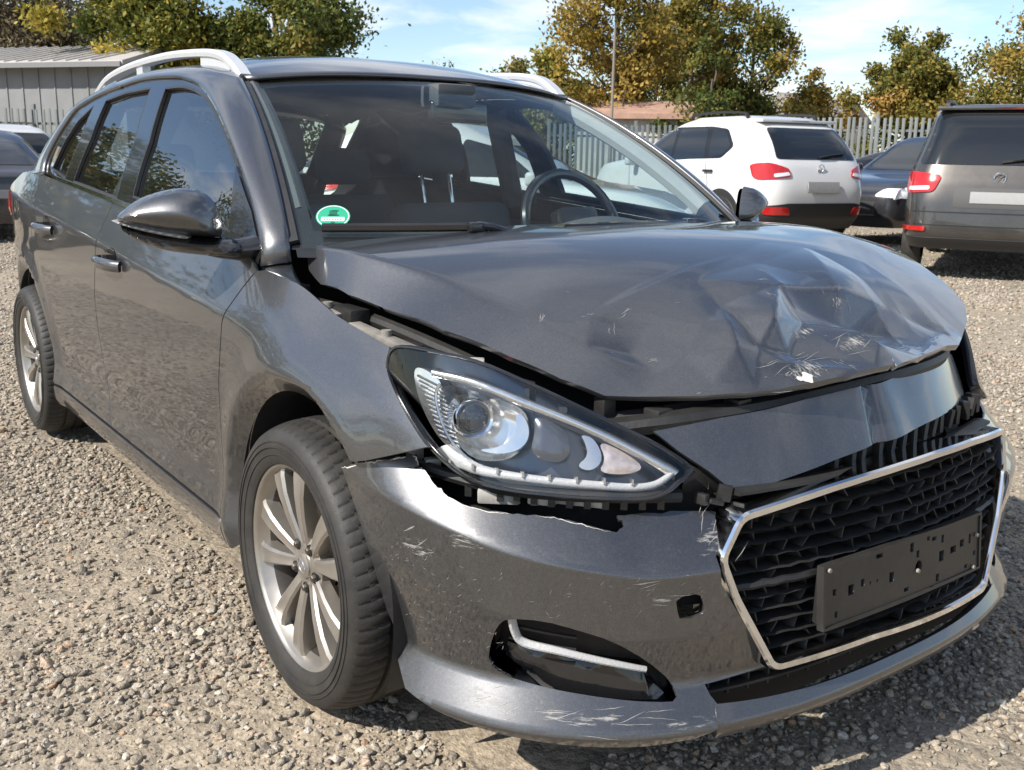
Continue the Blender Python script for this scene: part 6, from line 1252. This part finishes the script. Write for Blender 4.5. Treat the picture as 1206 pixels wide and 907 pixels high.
for (p0, d0, p1, d1, hh, nm, lb, cw, cr_) in ((915, 72, 958, 70, 5.6, 'house', 'pale house with a grey pitched roof far behind the white suv', (.42, .36, .29), (.26, .24, .22)), (945, 62, 992, 64, 5.4, 'house', 'beige gabled house beside the lone tree, farthest right', (.46, .39, .31), (.25, .235, .225)), (800, 60, 830, 60, 4.6, 'house', 'small pale house glimpsed left of the olive tree', (.55, .53, .50), (.32, .25, .2))):
    a, u, Ln, az = frame_at(p0, d0, p1, d1); hs_ = empty(nm, (float(a[0]), float(a[1]), 0), az, lb, 'house')
    MB().box((Ln / 2, 3, hh * .36), (Ln, 6, hh * .72)).build('wall', mat(lb[:20], cw, .9, var=.1, vscale=1), hs_, smooth=False)
    rp = [(-.2, -.3, hh * .70), (Ln + .2, -.3, hh * .70), (Ln + .2, 3, hh), (-.2, 3, hh), (-.2, 6.3, hh * .7), (Ln + .2, 6.3, hh * .7)]; rfo = mk('roof', rp, [(0, 1, 2, 3), (3, 2, 5, 4), (1, 5, 2), (0, 3, 4)], mat(lb[:20] + 'r', cr_, .8, var=.2, vscale=2), hs_, smooth=False)
    for x in (.3, .7): MB().box((Ln * x, -.02, hh * .38), (.9, .06, 1.1)).build('window', mg_, hs_, smooth=False)
M_fence = mat('galvanised_fence', (.17, .185, .18), .5, metal=.25, var=.12, vscale=3)
def fence(px0, d0, px1, d1, h_, label, gap, w, post=2.6, m=M_fence):
    a, u, Ln, az = frame_at(px0, d0, px1, d1); Fe = empty('fence', (float(a[0]), float(a[1]), 0), az, label, 'fence', 'fences round the yard'); first = None; n = int(Ln / gap); rr = np.random.default_rng(5)
    for i in range(n):
        if first is None: first = MB().box((0, 0, h_ / 2), (w, .025, h_), bev=.006).build('pale', m, Fe); o = first
        else: o = first.copy(); COL.objects.link(o); o.parent = Fe
        o.location = (i * gap, rr.normal(0, .008), rr.normal(0, .012)); o.rotation_euler = (rr.normal(0, .006), rr.normal(0, .006), rr.normal(0, .05))
    for z in (.35, h_ - .35): MB().box((Ln / 2, .05, z), (Ln, .05, .06)).build('rail', m, Fe, smooth=False)
    k = 0
    while k * post < Ln: MB().box((k * post, .06, (h_ + .12) / 2), (.09, .09, h_ + .12), bev=.01).build('post', m, Fe); k += 1
    return Fe
fence(905, 30, 1290, 27, 2.45, 'pale grey green paling fence behind the parked cars at the right', .165, .085)
fence(640, 31, 840, 31, 2.2, 'pale fence in front of the brown roofed hut', .165, .085)
fence(-60, 26, 120, 25.5, 2.15, 'open grey paling fence before the shed at the left', .17, .06)
MB().tube([(0, 0, 0), (0, 0, 2.5), (0, 0, 4.7)], [.05, .042, .032], 10).build('lamp_mast', mat('mast_grey', (.22, .19, .155), .5), None); mo = bpy.data.objects['lamp_mast']; mo.location = spot(711, 29); tag(mo, 'slim pale grey pole in front of the orange tree', 'pole')
